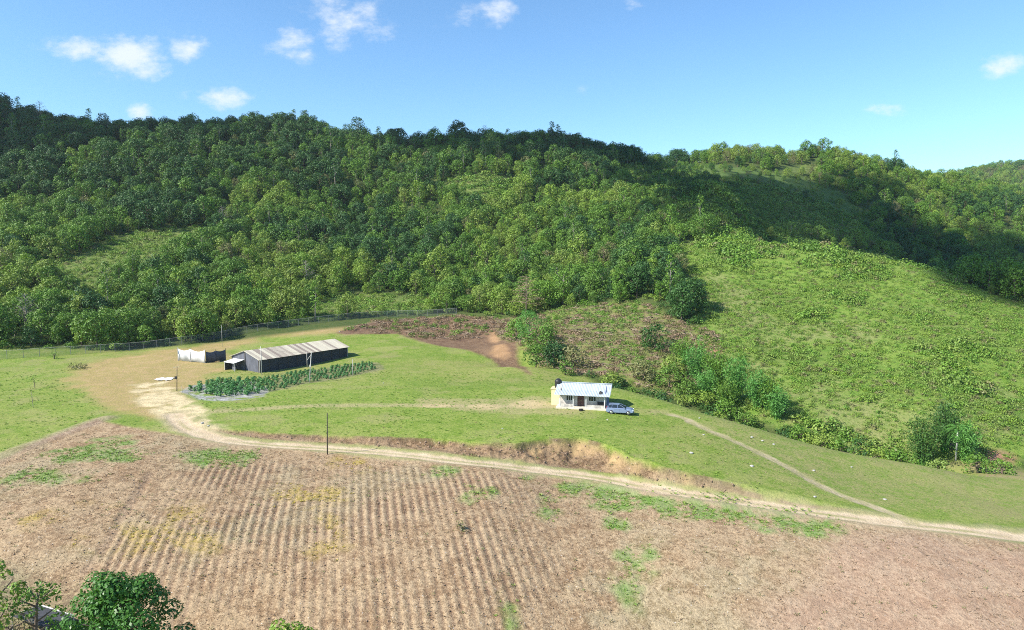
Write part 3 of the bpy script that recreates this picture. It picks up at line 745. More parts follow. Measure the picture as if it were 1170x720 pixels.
fo &= ~((tm_['soil'] > .1) | (tm_['slash'] > .25) | (tm_['scrub'] > .3) | (tm_['mead'] > .35) | (tm_['clear2'] > .55) | (tm_['clear1'] > .5) | (tm_['clear3'] > .4))
gully = (tx > 8) & (ty < 175) ; fo &= ~gully
tx, ty, tsp = tx[fo], ty[fo], cand[fo, 2]; st = tm_['scrubtop'][fo]; c1_ = np.maximum(tm_['clear1'], tm_['clear2'])[fo]
tz = h_all(tx, ty)
vis = los(tx, ty, tz + 9) < 5
tx, ty, tz, tsp, st, c1_ = [q[vis] for q in (tx, ty, tz, tsp, st, c1_)]
n = len(tx)
pn = fbm(tx, ty, 38, 3, 71); pn2 = fbm(tx, ty, 16, 2, 72); u = rg.uniform(0, 1, n)
ppx, ppy, pdep = proj(tx, ty, tz + 5)
sc = rg.uniform(.55, 1.12, n) * (tsp / 4.6) ** .55
ki = np.zeros(n, int)
darkish = pn + .5 * (ppy < 215) * (ppx < 800) - .15
for i in range(n):
    q = darkish[i] * 1.25 + .06 + (u[i] - .5) * .7
    if q > .28: ki[i] = rnd.choice(D + D + D + Mi + Ta[:1])
    elif q > -.1: ki[i] = rnd.choice(Mi + Mi + Mi + D + Vi + Vi + [Ta[2]])
    elif q > -.3: ki[i] = rnd.choice(Mi + Li + Li + Vi)
    else: ki[i] = rnd.choice(Li + Li + Vi)
    if .52 < u[i] < .56 and q > -.2: ki[i] = Em
    if .60 < u[i] < .76: ki[i] = Wi[0] if q > .22 else Wi[2] if q < -.3 else rnd.choice([Wi[1], Wi[3]])
    if u[i] > .972: ki[i] = rnd.choice(Ol)
    if u[i] < .05: sc[i] *= 1.3 + 4 * u[i]
    if .4 < u[i] < .52: sc[i] *= .66
    if ppx[i] > 820 and ppy[i] < 205 and pn2[i] > -.25: ki[i] = rnd.choice(Li + Li + Mi + Ol + [Wi[2]])
small = (st > .4); sc[small] *= .42
sc[c1_ > .25] *= .5
far = ty > 900; sc[far] = 1.9
rz = rg.uniform(0, 6.28, n)
big = sc * 812 / pdep * (los(tx, ty, tz + 6 * sc) < 0) * (ppx > -15) * (ppx < 1185) * (c1_ < .3)
order = np.argsort(-big)[:285]
picked = np.zeros(n, bool); picked[order] = True
def place_tree(kd, loc, s, rz_, sz=None):
    root = empty(kd['kind'], loc, rz_); root.scale = (s, s, sz or s)
    for nm in ('trunk', 'crown'):
        o = bpy.data.objects.new(nm, kd[nm]); COL.objects.link(o); o.parent = root
    return root
forest_trees = []
for i in order:
    s = sc[i]
    rt = place_tree(KINDS[ki[i]], (tx[i], ty[i], tz[i]), s, rz[i], s * rnd.uniform(.9, 1.12))
    forest_trees.append((rt, ppx[i], ppy[i], KINDS[ki[i]]['words']))
ORD = ['leftmost', 'second from left', 'third from left', 'fourth from left', 'fifth from left', 'sixth from left', 'seventh from left', 'eighth from left', 'ninth from left', 'tenth from left',
       'eleventh from left', 'twelfth from left', 'thirteenth from left', 'fourteenth from left', 'fifteenth from left'] + ['rightmost'] * 200
def region(px, py):
    if px < 100: a = 'at the far left'
    elif px < 200: a = 'left of the white screen'
    elif px < 290: a = 'up behind the white screen'
    elif px < 420: a = 'up behind the long shed'
    elif px < 530: a = 'up behind the bare soil strip'
    elif px < 660: a = 'above the house water tank'
    elif px < 770: a = 'above the cleared brown slope'
    elif px < 860: a = 'beside the open scrub slope'
    else: a = 'beyond the open scrub slope'
    t = (400 - py)
    b = 'front row' if t < 45 else 'lower slope' if t < 95 else 'middle slope' if t < 160 else 'ridge'
    return a, b
bk = {}
for rt, px, py, wd in forest_trees: bk.setdefault((wd,) + region(px, py), []).append((px, rt))
for (wd, a, b), lst in bk.items():
    lst.sort(key=lambda q: q[0])
    for k, (px, rt) in enumerate(lst):
        pos = (ORD[k] + ' ') if len(lst) > 1 else 'single '
        if 1 < len(lst) == k + 1: pos = 'rightmost '
        tag(rt, pos + wd + ' ' + b + ' tree ' + a, 'tree', 'trees of the wood on the hillside')
rest = ~picked
protos = [joined(k_) for k_ in KINDS]
scatter('forest', np.stack([tx, ty, tz - .3], 1)[rest], sc[rest], rz[rest], ki[rest], protos, 'dense green wood covering the hillside up to the skyline', 'forest')

# undergrowth and scrub
def bush_me(name, seed, R_, h_, nl, leaf, per, mt, aspect=.6):
    r = np.random.default_rng(seed)
    lob = [(math.cos(i * 2.4) * R_ * math.sqrt((i + .3) / nl) * .8, math.sin(i * 2.4) * R_ * math.sqrt((i + .3) / nl) * .8, h_ * r.uniform(.35, .75) * (1.1 - .5 * (i / nl)), R_ * r.uniform(.3, .48), r.uniform(.7, 1)) for i in range(nl)]
    V, F_, v = lobes_leaves(lob, per, leaf, r, aspect, .6)
    return leaf_me(name, V, F_, v, mt)
UB = [bush_me('undergrowth', 200 + i, 1.9, 2.0, 7, .36, 70, mt) for i, mt in enumerate(['leaf_mid', 'leaf_dark', 'leaf_dark', 'leaf_light', 'leaf_dark'])]  # mostly dark leaves: shade of the gaps between crowns put into the colour
def area_pts(ya, yb, sp_, keep):
    gx, gy = np.meshgrid(np.arange(-yb * .9, yb * .9, sp_), np.arange(ya, yb, sp_)); gx = gx.ravel() + rg.uniform(-.5, .5, gx.size) * sp_; gy = gy.ravel() + rg.uniform(-.5, .5, gy.size) * sp_
    k = np.abs(gx) < gy * .84; gx, gy = gx[k], gy[k]
    k = keep(gx, gy); return gx[k], gy[k]
def ridge(x_): return np.interp(x_, [-200, -95, -60, -20, 0, 10, 20, 40, 70, 110], [165, 172, 196, 222, 195, 158, 140, 124, 118, 108])
def kp_under(X_, Y_):
    q, _, _, _ = zone_masks(X_, Y_)
    ff_ = np.interp(X_, FENCE[:, 0], FENCE[:, 1])
    return (Y_ > ridge(X_) + 2) & (Y_ > np.where(X_ < FENCE[-1, 0] + 2, ff_ + 1.5, 0)) & (q['soil'] < .1) & (q['slash'] < .3) & (q['scrub'] < .4) & (q['mead'] < .4) & (q['clear1'] < .6) & (q['clear2'] < .6)
xs, ys = area_pts(130, 420, 4.0, kp_under); zs = h_all(xs, ys); v_ = los(xs, ys, zs + 4) < 3; xs, ys, zs = xs[v_], ys[v_], zs[v_]
scatter('undergrowth', np.stack([xs, ys, zs - .2], 1), rg.uniform(.6, 1.25, len(xs)), rg.uniform(0, 6.28, len(xs)), rg.integers(0, 5, len(xs)), UB, 'low leafy undergrowth between the hillside trees', 'undergrowth')
SB = [bush_me('scrub', 220 + i, .85, .7, 7, .25, 120, mt) for i, mt in enumerate(['leaf_scrub', 'leaf_light', 'leaf_scrub', 'leaf_olive', 'leaf_mid', 'leaf_dry'])]
def kp_scrub(X_, Y_):
    q, a_, b_, c_ = zone_masks(X_, Y_)
    cl_ = (q['mead'] > .4) | (q['clear1'] > .4) | (q['clear2'] > .4)
    return ((q['scrub'] > .4) | (q['scrubtop'] > .4) | cl_) & (rg.uniform(0, 1, len(X_)) < .8 + .6 * a_ + .3 * cl_)
xs, ys = area_pts(112, 225, .9, kp_scrub); x2_, y2_ = area_pts(225, 470, 1.6, kp_scrub); nsplit = len(xs); xs = np.r_[xs, x2_]; ys = np.r_[ys, y2_]
zs = h_all(xs, ys); v_ = los(xs, ys, zs + 2, 12) < 2; s_ = np.where(np.arange(len(xs)) < nsplit, .72, 1.15) * rg.uniform(.4, 1.45, len(xs)) ** 1.5 * (1 + .5 * fbm(xs, ys, 11, 4, 48))
qx_, qy_, _ = proj(xs, ys, zs); top_ = (fbm(xs, ys, 20, 3, 81) + sstep(-(qy_ - .12 * (qx_ - 1000)), -345, -280) * .9 > .5); s_ = np.where(top_, s_ * 1.75, s_)
kq = rg.choice([0, 0, 0, 2, 2, 2, 1, 1, 1, 3], len(xs)); kq = np.where(top_ & (rg.uniform(0, 1, len(xs)) < .5), 4, kq)
xs, ys, zs, s_, kq = [q[v_] for q in (xs, ys, zs, s_, kq)]
scatter('scrub_cover', np.stack([xs, ys, zs - .1], 1), s_, rg.uniform(0, 6.28, len(xs)), kq, SB, 'low green scrub covering the open slope on the right', 'scrub')
# cleared slope: cut brush, dead sticks and regrowth
def stick_me(seed):
    r = np.random.default_rng(seed); b = MB()
    for i in range(9):
        p = r.uniform(-1, 1, 3) * np.array([1, 1, .1]); d = sph(r, 1)[0] * np.array([1, 1, .35]) * r.uniform(.7, 1.7)
        b.tube([p + (0, 0, .15), p + d * .5 + (0, 0, .25), p + d + (0, 0, .2)], [.07, .05, .02], 4, False)
    return b.mesh('cut_branches', M['deadwood'])
def brushpile(seed, mt='leaf_dry'):
    r = np.random.default_rng(seed); V, F_, v = lobes_leaves([(r.uniform(-.8, .8), r.uniform(-.8, .8), .15, .7, .5) for _ in range(4)], 60, .42, r, .22, .3)
    return leaf_me('dry_brush', V, F_, v, mt)
SL = [stick_me(1), stick_me(2), brushpile(3), brushpile(4), SB[0], SB[4], SB[3], brushpile(5, 'leaf_olive')]
xs, ys = area_pts(140, 235, 1.35, lambda X_, Y_: zone_masks(X_, Y_)[0]['slash'] > .35); xq, yq = area_pts(180, 235, 1.3, lambda X_, Y_: (zone_masks(X_, Y_)[0]['soil'] > .5) & (Y_ > 196 + .25 * np.abs(X_ + 20)) & (rg.uniform(0, 1, len(X_)) < .7)); xs = np.r_[xs, xq]; ys = np.r_[ys, yq]; zs = h_all(xs, ys)
gn = fbm(xs, ys, 14, 3, 91); uu = rg.uniform(0, 1, len(xs)); kq = np.where(gn + (uu - .5) * 1.1 > .05, rg.choice([4, 5, 6, 4, 5], len(xs)), rg.choice([0, 1, 2, 3, 7], len(xs)))
kv = uu < .75
scatter('cut_brush', np.stack([xs, ys, zs], 1)[kv], rg.uniform(.6, 1.5, len(xs))[kv], rg.uniform(0, 6.28, len(xs))[kv], kq[kv], SL, 'felled dry brush and regrowth on the cleared slope behind the house', 'brush')
# grass tufts, weeds, straw
def tuft_me(seed, mt, nb_=14, h_=.28, w_=.05, spread=.22):
    r = np.random.default_rng(seed); V = []; F_ = []
    for i in range(nb_):
        a_ = r.uniform(0, 6.28); p = np.array([math.cos(a_), math.sin(a_), 0]) * r.uniform(0, spread); d = np.array([math.cos(a_), math.sin(a_), 0]) * h_ * r.uniform(.3, 1) + np.array([0, 0, h_ * r.uniform(.4, 1)])
        s_ = np.array([-math.sin(a_), math.cos(a_), 0]) * w_; b = len(V); V += [p - s_, p + s_, p + d * .6 + s_ * .7, p + d]; F_.append([b, b + 1, b + 2, b + 3])
    return leaf_me('tuft', np.array(V), np.array(F_), np.repeat(r.uniform(0, 1, nb_), 4), mt)
TG = [tuft_me(1, 'grass'), tuft_me(2, 'grass', 18, .36), tuft_me(3, 'leaf_scrub', 12, .22, .07), tuft_me(4, 'leaf_dry', 10, .2, .05)]
def kp_mead(X_, Y_):
    q, a_, b_, c_ = zone_masks(X_, Y_); d_, dr_, w2, t2 = bank(X_, Y_)
    rdd = ldist(X_, Y_, ROAD); pdd = ldist(X_, Y_, PATH)
    return (q['field'] < .1) & (q['dirt'] < .5) & (q['sand'] < .2) & (q['soil'] < .4) & (Y_ < ridge(X_) + 2) & (rdd > 2.2) & (pdd > .9) & ~((t2 > 0) & (dr_ > .2)) & (rg.uniform(0, 1, len(X_)) < .35 + .6 * a_ + .25 * sstep(X_, 22, 45))
xs, ys = area_pts(68, 150, .8, kp_mead); zs = h_all(xs, ys)
scatter('grass_tufts', np.stack([xs, ys, zs], 1), rg.uniform(.25, .75, len(xs)) * (1 - .45 * sstep(xs, 25, 45)), rg.uniform(0, 6.28, len(xs)), rg.choice([0, 1, 2, 0, 1, 2, 3], len(xs), p=[.2, .2, .15, .15, .1, .12, .08]), TG, 'short green grass tufts over the meadow', 'grass')
TF = [tuft_me(11, 'leaf_dry', 8, .2, .045, .3), tuft_me(12, 'leaf_dry', 6, .14, .06, .25), tuft_me(13, 'leaf_olive', 9, .22, .05), stick_me(7)]
xs, ys = area_pts(46, 100, .5, lambda X_, Y_: (zone_masks(X_, Y_)[0]['field'] > .6) & (rg.uniform(0, 1, len(X_)) < .55) & (ldist(X_, Y_, ROAD) > 2)); zs = h_all(xs, ys)
kq = rg.choice([0, 1, 2, 3], len(xs), p=[.5, .39, .1, .01]); ss = np.where(kq == 3, .28, rg.uniform(.4, 1.05, len(xs)))
scatter('crop_residue', np.stack([xs, ys, zs - .02], 1), ss, rg.uniform(0, 6.28, len(xs)), kq, TF, 'dry straw and stubble lying over the ploughed field', 'stubble')

xs, ys = area_pts(60, 112, .5, lambda X_, Y_: (lambda b_: (b_[3] > .02) & (b_[0] < b_[2] + .8) & (b_[1] > .25))(bank(X_, Y_)) & (ldist(X_, Y_, ROAD) > 1.9)); zs = h_all(xs, ys)
def clod_me(seed):
    import bmesh
    r = np.random.default_rng(seed); bm = bmesh.new(); bmesh.ops.create_icosphere(bm, subdivisions=1, radius=.2)
    for v in bm.verts: v.co *= 1 + r.normal() * .16
    me = bpy.data.meshes.new('clod'); bm.to_mesh(me); bm.free(); me.materials.append(M['clod']); return me
M['clod'] = mat('clod', (.30, .205, .135), .95, var=.2)
scatter('bank_rubble', np.stack([xs, ys, zs], 1), rg.uniform(.2, .95, len(xs)) ** 1.4, rg.uniform(0, 6.28, len(xs)), rg.choice([0, 1, 2, 3, 4, 5], len(xs), p=[.1, .1, .1, .25, .25, .2]), [clod_me(1), clod_me(2), clod_me(3), TF[0], TF[2], TF[1]], 'crumbled clods and dry weeds on the cut bank above the road', 'rubble')
xs, ys = area_pts(46, 96, .85, lambda X_, Y_: (zone_masks(X_, Y_)[0]['field'] > .6) & (rg.uniform(0, 1, len(X_)) < .6) & (ldist(X_, Y_, ROAD) > 2)); zs = h_all(xs, ys)
scatter('field_clods', np.stack([xs, ys, zs], 1), rg.uniform(.15, .5, len(xs)), rg.uniform(0, 6.28, len(xs)), rg.integers(0, 3, len(xs)), [clod_me(4), clod_me(5), clod_me(6)], 'brown clods of earth lying over the ploughed field', 'clods')
def in_polys(X_, Y_, lst):
    v = np.zeros(len(X_), bool)
    pr_ = np.zeros(len(X_))
    for e in lst: pr_ = np.maximum(pr_, sstep(sdist(X_, Y_, ell_w(*e)) + fbm(X_, Y_, 6, 4, 21) * 2.2 + fbm(X_, Y_, 1.8, 3, 22) * 1.4, -1.6, 2.4))
    return rg.uniform(0, 1, len(X_)) < pr_ ** 1.3 * .75
xs, ys = area_pts(46, 96, .42, lambda X_, Y_: in_polys(X_, Y_, GREEN)); x2_, y2_ = area_pts(46, 96, .5, lambda X_, Y_: in_polys(X_, Y_, YELL)); ky = np.r_[rg.integers(0, 3, len(xs)), np.full(len(x2_), 3)]
xs = np.r_[xs, x2_]; ys = np.r_[ys, y2_]; zs = h_all(xs, ys); M['leaf_yellow'] = leafmat('leaf_yellow', (.46, .36, .05), (.38, .31, .09))
scatter('field_weeds', np.stack([xs, ys, zs], 1), rg.uniform(.3, .8, len(xs)), rg.uniform(0, 6.28, len(xs)), ky, [TG[0], TG[1], TG[2], tuft_me(21, 'leaf_yellow', 14, .26, .05)], 'green and yellow weeds growing in patches on the ploughed field', 'weeds')

# ------------------------------------------------------------------ trees with a place of their own
def own_tree(kind, px, Y, lobes, per, leaf, mt, label, cat='tree', bark='bark', h=None, Rc=3, seed=1, zs=.35, rad0=.2, nl=6, aspect=.62, py=None, group=None):
    r = np.random.default_rng(seed)
    if py is not None: X_, Y_, _ = P(px, py)
    else: X_ = (px - 585) / FPX * (Y * math.cos(TH) + CAMZ * math.sin(TH)); Y_ = Y
    rt = empty(kind, (X_, Y_, gz(X_, Y_) - .05)); tag(rt, label, cat, group)
    lb = lobes(r) if callable(lobes) else lobes
    V, F_, v = lobes_leaves(lb, per, leaf, r, aspect)
    link('crown', leaf_me('crown', V, F_, v, mt), rt)
    hh = h or max(q[2] for q in lb)
    limb_mesh(r, hh, Rc, zs, rad0, nl).build('trunk', M[bark], rt, True)
    return rt
cl = lambda *a, **k: (lambda r: crown_lobes(r, *a, **k))
# foreground
own_tree('broadleaf_tree', 134, 50, cl(4.0, 3.6, 10.2, 66, (.19, .29)), 230, .27, 'leaf_near', 'large leafy green tree in the bottom left foreground, nearest to the viewer', h=10.2, Rc=3.6, seed=31, rad0=.26, nl=12)
own_tree('broadleaf_tree', 184, 47.5, cl(2.2, 3.2, 7.0, 24, (.24, .36)), 230, .27, 'leaf_near', 'lower leafy tree right of the large foreground tree at the bottom edge', h=6.8, Rc=2, seed=32, nl=8)
own_tree('broadleaf_tree', -14, 52, cl(2.9, 3.2, 9.4, 22, (.16, .28)), 110, .32, 'leaf_light', 'yellow green tree cut by the left edge of the foreground', h=9.2, Rc=2.6, seed=33, nl=10)
own_tree('thin_tree', 34, 54, cl(2.7, 3.2, 6.6, 20, (.14, .24)), 130, .30, 'leaf_mid', 'sparse thin tree reaching right between the two foreground trees', h=7.0, Rc=2.6, seed=34, nl=10)
own_tree('broadleaf_tree', 325, 46.5, cl(2.1, 4.5, 9.3, 26, (.24, .36)), 200, .28, 'leaf_light', 'bright green treetop just poking in at the bottom edge', h=8.8, Rc=1.3, seed=35)
own_tree('dry_bush', 70, 50.5, cl(2.8, .3, 3.0, 18, (.2, .34)), 60, .34, 'leaf_olive', 'brownish low bush between the net shelter and the large foreground tree', 'bush', h=2, Rc=2, seed=136, aspect=.3)
own_tree('dry_bush', 8, 56, cl(3.0, .3, 2.4, 12, (.2, .34)), 60, .34, 'leaf_olive', 'dry low bush behind the net shelter at the left edge', 'bush', h=2, Rc=2, seed=137, aspect=.3)
own_tree('dry_bush', 20, 49, cl(3.2, .6, 3.2, 14, (.2, .34)), 70, .34, 'leaf_olive', 'brownish dry bush in the bottom left corner', 'bush', h=3, Rc=2.6, seed=36, aspect=.3)
own_tree('low_shrub', 527, None, cl(.8, .1, .9, 8, (.3, .5)), 200, .18, 'leaf_olive', 'lone greyish shrub in the middle of the ploughed field', 'shrub', h=.8, Rc=.7, seed=37, py=606, aspect=.4)
own_tree('young_tree', 40, None, cl(1.3, 1.4, 2.7, 8, (.25, .4)), 60, .22, 'leaf_mid', 'small young tree casting a shadow on the left meadow', 'tree', h=2.6, Rc=1, seed=38, py=444, rad0=.06)
own_tree('sapling', 38, None, cl(.45, 2.6, 3.4, 5, (.3, .5)), 60, .16, 'leaf_light', 'thin pale stemmed sapling standing in front of the young tree', 'tree', h=3.3, Rc=.4, seed=39, py=466, rad0=.05, bark='palebark')
own_tree('weedy_mound', 90, None, cl(2.6, .1, .9, 12, (.2, .34)), 60, .3, 'leaf_olive', 'low weedy mound on the left meadow near the dirt yard', 'bush', h=.5, Rc=1, seed=40, py=421)
own_tree('low_shrub', 62, None, cl(1.0, .3, 1.7, 8, (.3, .45)), 80, .25, 'leaf_mid', 'small shrub in front of the fence at the left', 'shrub', h=1.4, Rc=.8, seed=48, py=410)
# gully
own_tree('feathery_tree', 604, 176, cl(4.2, .8, 7.8, 34, (.18, .32)), 70, .50, 'leaf_bamboo', 'feathery blue green clump beside the orange dry grass', h=7, Rc=3, seed=41, aspect=.25)
own_tree('gully_tree', 633, 160, cl(3.6, .8, 5.6, 26, (.22, .36)), 60, .45, 'leaf_dark', 'dark bushy tree left of and behind the water tank', h=5, Rc=3, seed=42)
own_tree('gully_tree', 590, 182, cl(3.2, .6, 5.4, 24, (.22, .36)), 60, .45, 'leaf_mid', 'green tree at the back left of the feathery clump', h=5, Rc=3, seed=142)
own_tree('gully_tree', 622, 170, cl(4.0, .6, 7.0, 30, (.2, .34)), 60, .45, 'leaf_mid', 'tree between the feathery clump and the dark bushy tree', h=6, Rc=3, seed=143)
own_tree('gully_tree', 655, 157, cl(3.0, .6, 5.0, 24, (.22, .36)), 60, .45, 'leaf_olive', 'olive bush up the slope from the water tank', h=4, Rc=3, seed=144)
own_tree('gully_tree', 612, 156, cl(2.6, .6, 5.0, 20, (.24, .4)), 60, .42, 'leaf_mid', 'bright bushy tree at the end of the soil strip', h=4, Rc=2, seed=43)
own_tree('gully_tree', 646, 150, cl(1.9, .4, 2.8, 14, (.24, .4)), 60, .40, 'leaf_mid', 'low leafy bush just behind the water tank', h=2.5, Rc=2, seed=44)
own_tree('leafy_bush', 735, 150, cl(3.2, .4, 4.2, 22, (.2, .36)), 60, .4, 'leaf_olive', 'olive bush behind the right end of the house', 'bush', h=3, Rc=2, seed=45)
own_tree('leafy_bush', 765, 147, cl(3.4, .4, 4.6, 22, (.2, .36)), 60, .4, 'leaf_mid', 'green bush at the foot of the cleared slope', 'bush', h=3, Rc=2, seed=46)
own_tree('leafy_bush', 748, 168, cl(4.0, .4, 6.0, 22, (.2, .36)), 50, .45, 'leaf_dark', 'dark bush halfway up the right side of the cleared slope', 'bush', h=5, Rc=2, seed=47)
def bamboo(px, Y, h, Rc, seed, label, mt='leaf_bamboo', nst=26, zt=None):
    r = np.random.default_rng(seed); X_ = (px - 585) / FPX * (Y * math.cos(TH) + CAMZ * math.sin(TH))
    rt = empty('bamboo_clump', (X_, Y, gz(X_, Y) - .1)); tag(rt, label, 'bamboo', 'bamboo clumps along the gully')
    b = MB(); cs = []; ns = []; vs = []
    for i in range(nst):
        a_ = i * 2.4; q = math.sqrt((i + .5) / nst) * Rc; hh = h * 1.15 * (1.05 - .42 * (q / Rc)) * r.uniform(.85, 1.08)
        dx, dy = math.cos(a_), math.sin(a_)
        pt = lambda t: np.array([dx * q * (.25 + .75 * t ** 1.6), dy * q * (.25 + .75 * t ** 1.6), hh * (t - .10 * t ** 3)])
        b.tube([pt(t) for t in (0, .35, .7, 1.0)], [.05, .045, .03, .01], 4, False)
        k = int(95 * hh / 8); t = r.uniform(.22, 1.03, k); c = np.array([pt(q_) for q_ in t]) + r.normal(size=(k, 3)) * (np.sin(np.clip(t, 0, 1) * 2.6)[:, None] * .38 + .15)
        nn = sph(r, k) + np.array([dx * .7, dy * .7, .3]); nn /= np.linalg.norm(nn, axis=1)[:, None]; cs.append(c); ns.append(nn); vs.append(np.full(k, r.uniform(0, 1)))
    V, F_ = leaf_quads(np.concatenate(cs), np.concatenate(ns), .55, r, .26)
    link('foliage', leaf_me('foliage', V, F_, np.repeat(np.concatenate(vs), 4), mt), rt); b.build('culms', M['leaf_bamboo'], rt)
bamboo(795, 150, 9.0, 3.6, 51, 'leftmost bamboo clump in the gully, behind the top of the footpath')
bamboo(818, 146, 9.2, 3.2, 52, 'bright bamboo clump left of the dark conical one', 'leaf_mid')
bamboo(842, 141, 9.5, 3.0, 53, 'tallest dense bamboo clump in the middle of the gully row')
bamboo(866, 137, 7.8, 2.8, 54, 'pointed blue green bamboo clump right of the tallest one')
bamboo(889, 133, 6.2, 2.2, 55, 'short bamboo clump at the right end of the gully row')
bamboo(830, 138, 6.0, 2.6, 151, 'low bright bamboo clump in front of the tallest one', 'leaf_mid')
bamboo(806, 142, 6.5, 2.6, 152, 'low bamboo clump in front of the bright one')
bamboo(878, 136, 7.0, 2.4, 153, 'slim bamboo clump between the pointed and the short one', 'leaf_mid')
bamboo(780, 158, 6.5, 3.0, 56, 'low bamboo clump furthest up the gully behind the others', 'leaf_mid')
bamboo(1058, 119, 9.5, 3.4, 57, 'dark bamboo clump left of the pale trunked palm', 'leaf_dark')
bamboo(1082, 122, 9.0, 2.8, 58, 'dark bamboo clump directly behind the pale trunked palm', 'leaf_dark')
bamboo(1106, 119, 7.0, 2.4, 59, 'dark bamboo clump right of the pale trunked palm')
k_ = 0
for (px, Y, R_, h_, mt, lb) in [(785, 143, 2.8, 3.2, 'leaf_mid', 'bush at the foot of the leftmost bamboo clump'), (808, 139, 2.8, 3.0, 'leaf_light', 'light bush before the bright bamboo clump'), (832, 135, 2.6, 3.0, 'leaf_mid', 'bush before the tallest bamboo clump'),
                               (770, 152, 3.2, 4.2, 'leaf_light', 'tall light bush left of the bamboo row'), (856, 131, 2.4, 2.6, 'leaf_mid', 'bush at the foot of the pointed bamboo'), (700, 147, 2.4, 2.6, 'leaf_light', 'low light bush behind the farmhouse roof'),
                               (915, 126, 2.6, 2.6, 'leaf_mid', 'round green bush just right of the short bamboo'), (940, 123, 3.0, 3.0, 'leaf_light', 'light green bush in the gully below the scrub slope'),
                               (962, 121, 2.8, 3.2, 'leaf_mid', 'mid green bush in the gully left of the dark shrub'), (985, 119, 2.2, 4.4, 'leaf_dark', 'narrow dark shrub standing in the gully hedge'),
                               (1005, 118, 2.8, 3.2, 'leaf_light', 'light green bush right of the narrow dark shrub'), (1030, 116, 3.0, 3.4, 'leaf_mid', 'spreading bush left of the dark bamboo'),
                               (1122, 114, 2.4, 3.0, 'leaf_mid', 'low bush right of the palm beside reddish earth'), (1150, 112, 2.0, 2.2, 'leaf_mid', 'last low gully bush before the right edge'),
                               (1075, 112, 2.4, 2.6, 'leaf_scrub', 'low bush left of the foot of the palm trunk')]:
    own_tree('gully_bush', px, Y, cl(R_, .2, h_, 18, (.24, .42)), 70, .36, mt, lb, 'bush', h=h_ * .8, Rc=R_ * .7, seed=300 + k_, group='bushes along the gully'); k_ += 1
# palm
X_, Y_, Z_ = P(1092, 526); pr = empty('palm_tree', (X_, Y_, Z_ - .1)); tag(pr, 'palm with a tall pale trunk in front of the dark bamboo on the right', 'palm tree')
MB().tube([(0, 0, 0), (.05, 0, 2.5), (.02, 0, 5.2)], [.17, .15, .12], 9).build('trunk', mat('palm_bark', (.62, .60, .56), .8), pr, True)
MB().tube([(.02, 0, 5.2), (.0, 0, 6.0)], [.13, .09], 8).build('crownshaft', M['leaf_mid'], pr, True)
r = np.random.default_rng(5)
for i in range(13):
    a_ = i * 2.4; el = .95 - .07 * i; cs = []; ns = []; b = MB(); L_ = 2.9; pts = []
    for t in np.linspace(0, 1, 7):
        q = L_ * (t * math.cos(el) + .12 * t * t); pts.append(np.array([math.cos(a_) * q, math.sin(a_) * q, 5.9 + L_ * (t * math.sin(el) - .95 * t * t)]))
    V = []; F_ = []
    for k in range(34):
        t = .1 + .9 * k / 34; j = min(int(t * 6), 5); p = pts[j] + (pts[j + 1] - pts[j]) * (t * 6 - j); sd = 1 if k % 2 else -1
        s_ = np.array([-math.sin(a_), math.cos(a_), 0]) * sd * .62 * math.sin(math.pi * min(.98, t * .85 + .12)); d = (pts[j + 1] - pts[j]) * .5; bb = len(V)
        V += [p, p + s_ * .5 + d * .5 - (0, 0, .05), p + s_ + d * .7 - (0, 0, .28), p + s_ * .5 + d * .15 - (0, 0, .08)]; F_.append([bb, bb + 1, bb + 2, bb + 3])
    fo_ = link('frond', leaf_me('frond', np.array(V), np.array(F_), np.full(len(V), .5), 'leaf_bamboo'), pr)
# bare trees
def bare_tree(px, Y, h, label, seed, tiers=False, mt='deadwood', py=None, leaf=None):
    r = np.random.default_rng(seed)
    if py: X_, Y_, _ = P(px, py)
    else: X_ = (px - 585) / FPX * (Y * math.cos(TH) + CAMZ * math.sin(TH)); Y_ = Y
    rt = empty('bare_tree', (X_, Y_, gz(X_, Y_) - .2)); tag(rt, label, 'tree')
    b = MB(); b.tube([(0, 0, 0), (.1, .1, h * .5), (0, 0, h)], [.22, .15, .04], 7); b.build('trunk', M[mt], rt, True)
    b = MB(); tips = []
    for i in range(26):
        f = .35 + .62 * i / 26; a_ = i * 2.4; q = h * (.42 if tiers else .36) * (1.15 - f) * 1.5 * r.uniform(.6, 1); up = .06 if tiers else .5
        p = np.array([0, 0, h * f]); e = p + np.array([math.cos(a_) * q, math.sin(a_) * q, q * up]); b.tube([p, (p + e) / 2 + (0, 0, .15), e], [.07, .045, .015], 4, False); tips.append(e)
        for s_ in range(4):
            e0 = p + (e - p) * (.4 + .15 * s_); e2 = e0 + sph(r, 1)[0] * np.array([1, 1, .3 if tiers else .8]) * q * .4 + (0, 0, .1); b.tube([e0, e2], [.04, .012], 4, False); tips.append(e2)
    b.build('branches', M[mt], rt)
    if leaf:
        V, F_, v = lobes_leaves([(t[0], t[1], t[2], .55, .4) for t in tips], 22, .3, r, .5); link('foliage', leaf_me('foliage', V, F_, v, leaf), rt)
bare_tree(601, 212, 13.5, 'brown tiered dying tree at the edge of the cleared slope', 61, True, leaf='leaf_dry')
bare_tree(32, 184, 11.5, 'pale bare branched tree in the front row at the far left', 62, mt='palebark')
bare_tree(258, 300, 12, 'pale bare trunk standing out of the middle slope wood', 63, mt='palebark')
bare_tree(351, 250, 11, 'thin bare tree on the slope straight up behind the shed', 64, mt='palebark')
bare_tree(555, 448, 15, 'leafless branched tree on the skyline right of the round dark crown', 65)
bare_tree(58, 400, 15, 'leafless tree on the skyline at the far left', 66)
own_tree('round_tree', 525, 445, cl(8.5, 3, 16.5, 40, (.2, .34)), 26, .8, 'leaf_dark', 'big round dark crowned tree standing out on the skyline', h=14, Rc=6, seed=71)
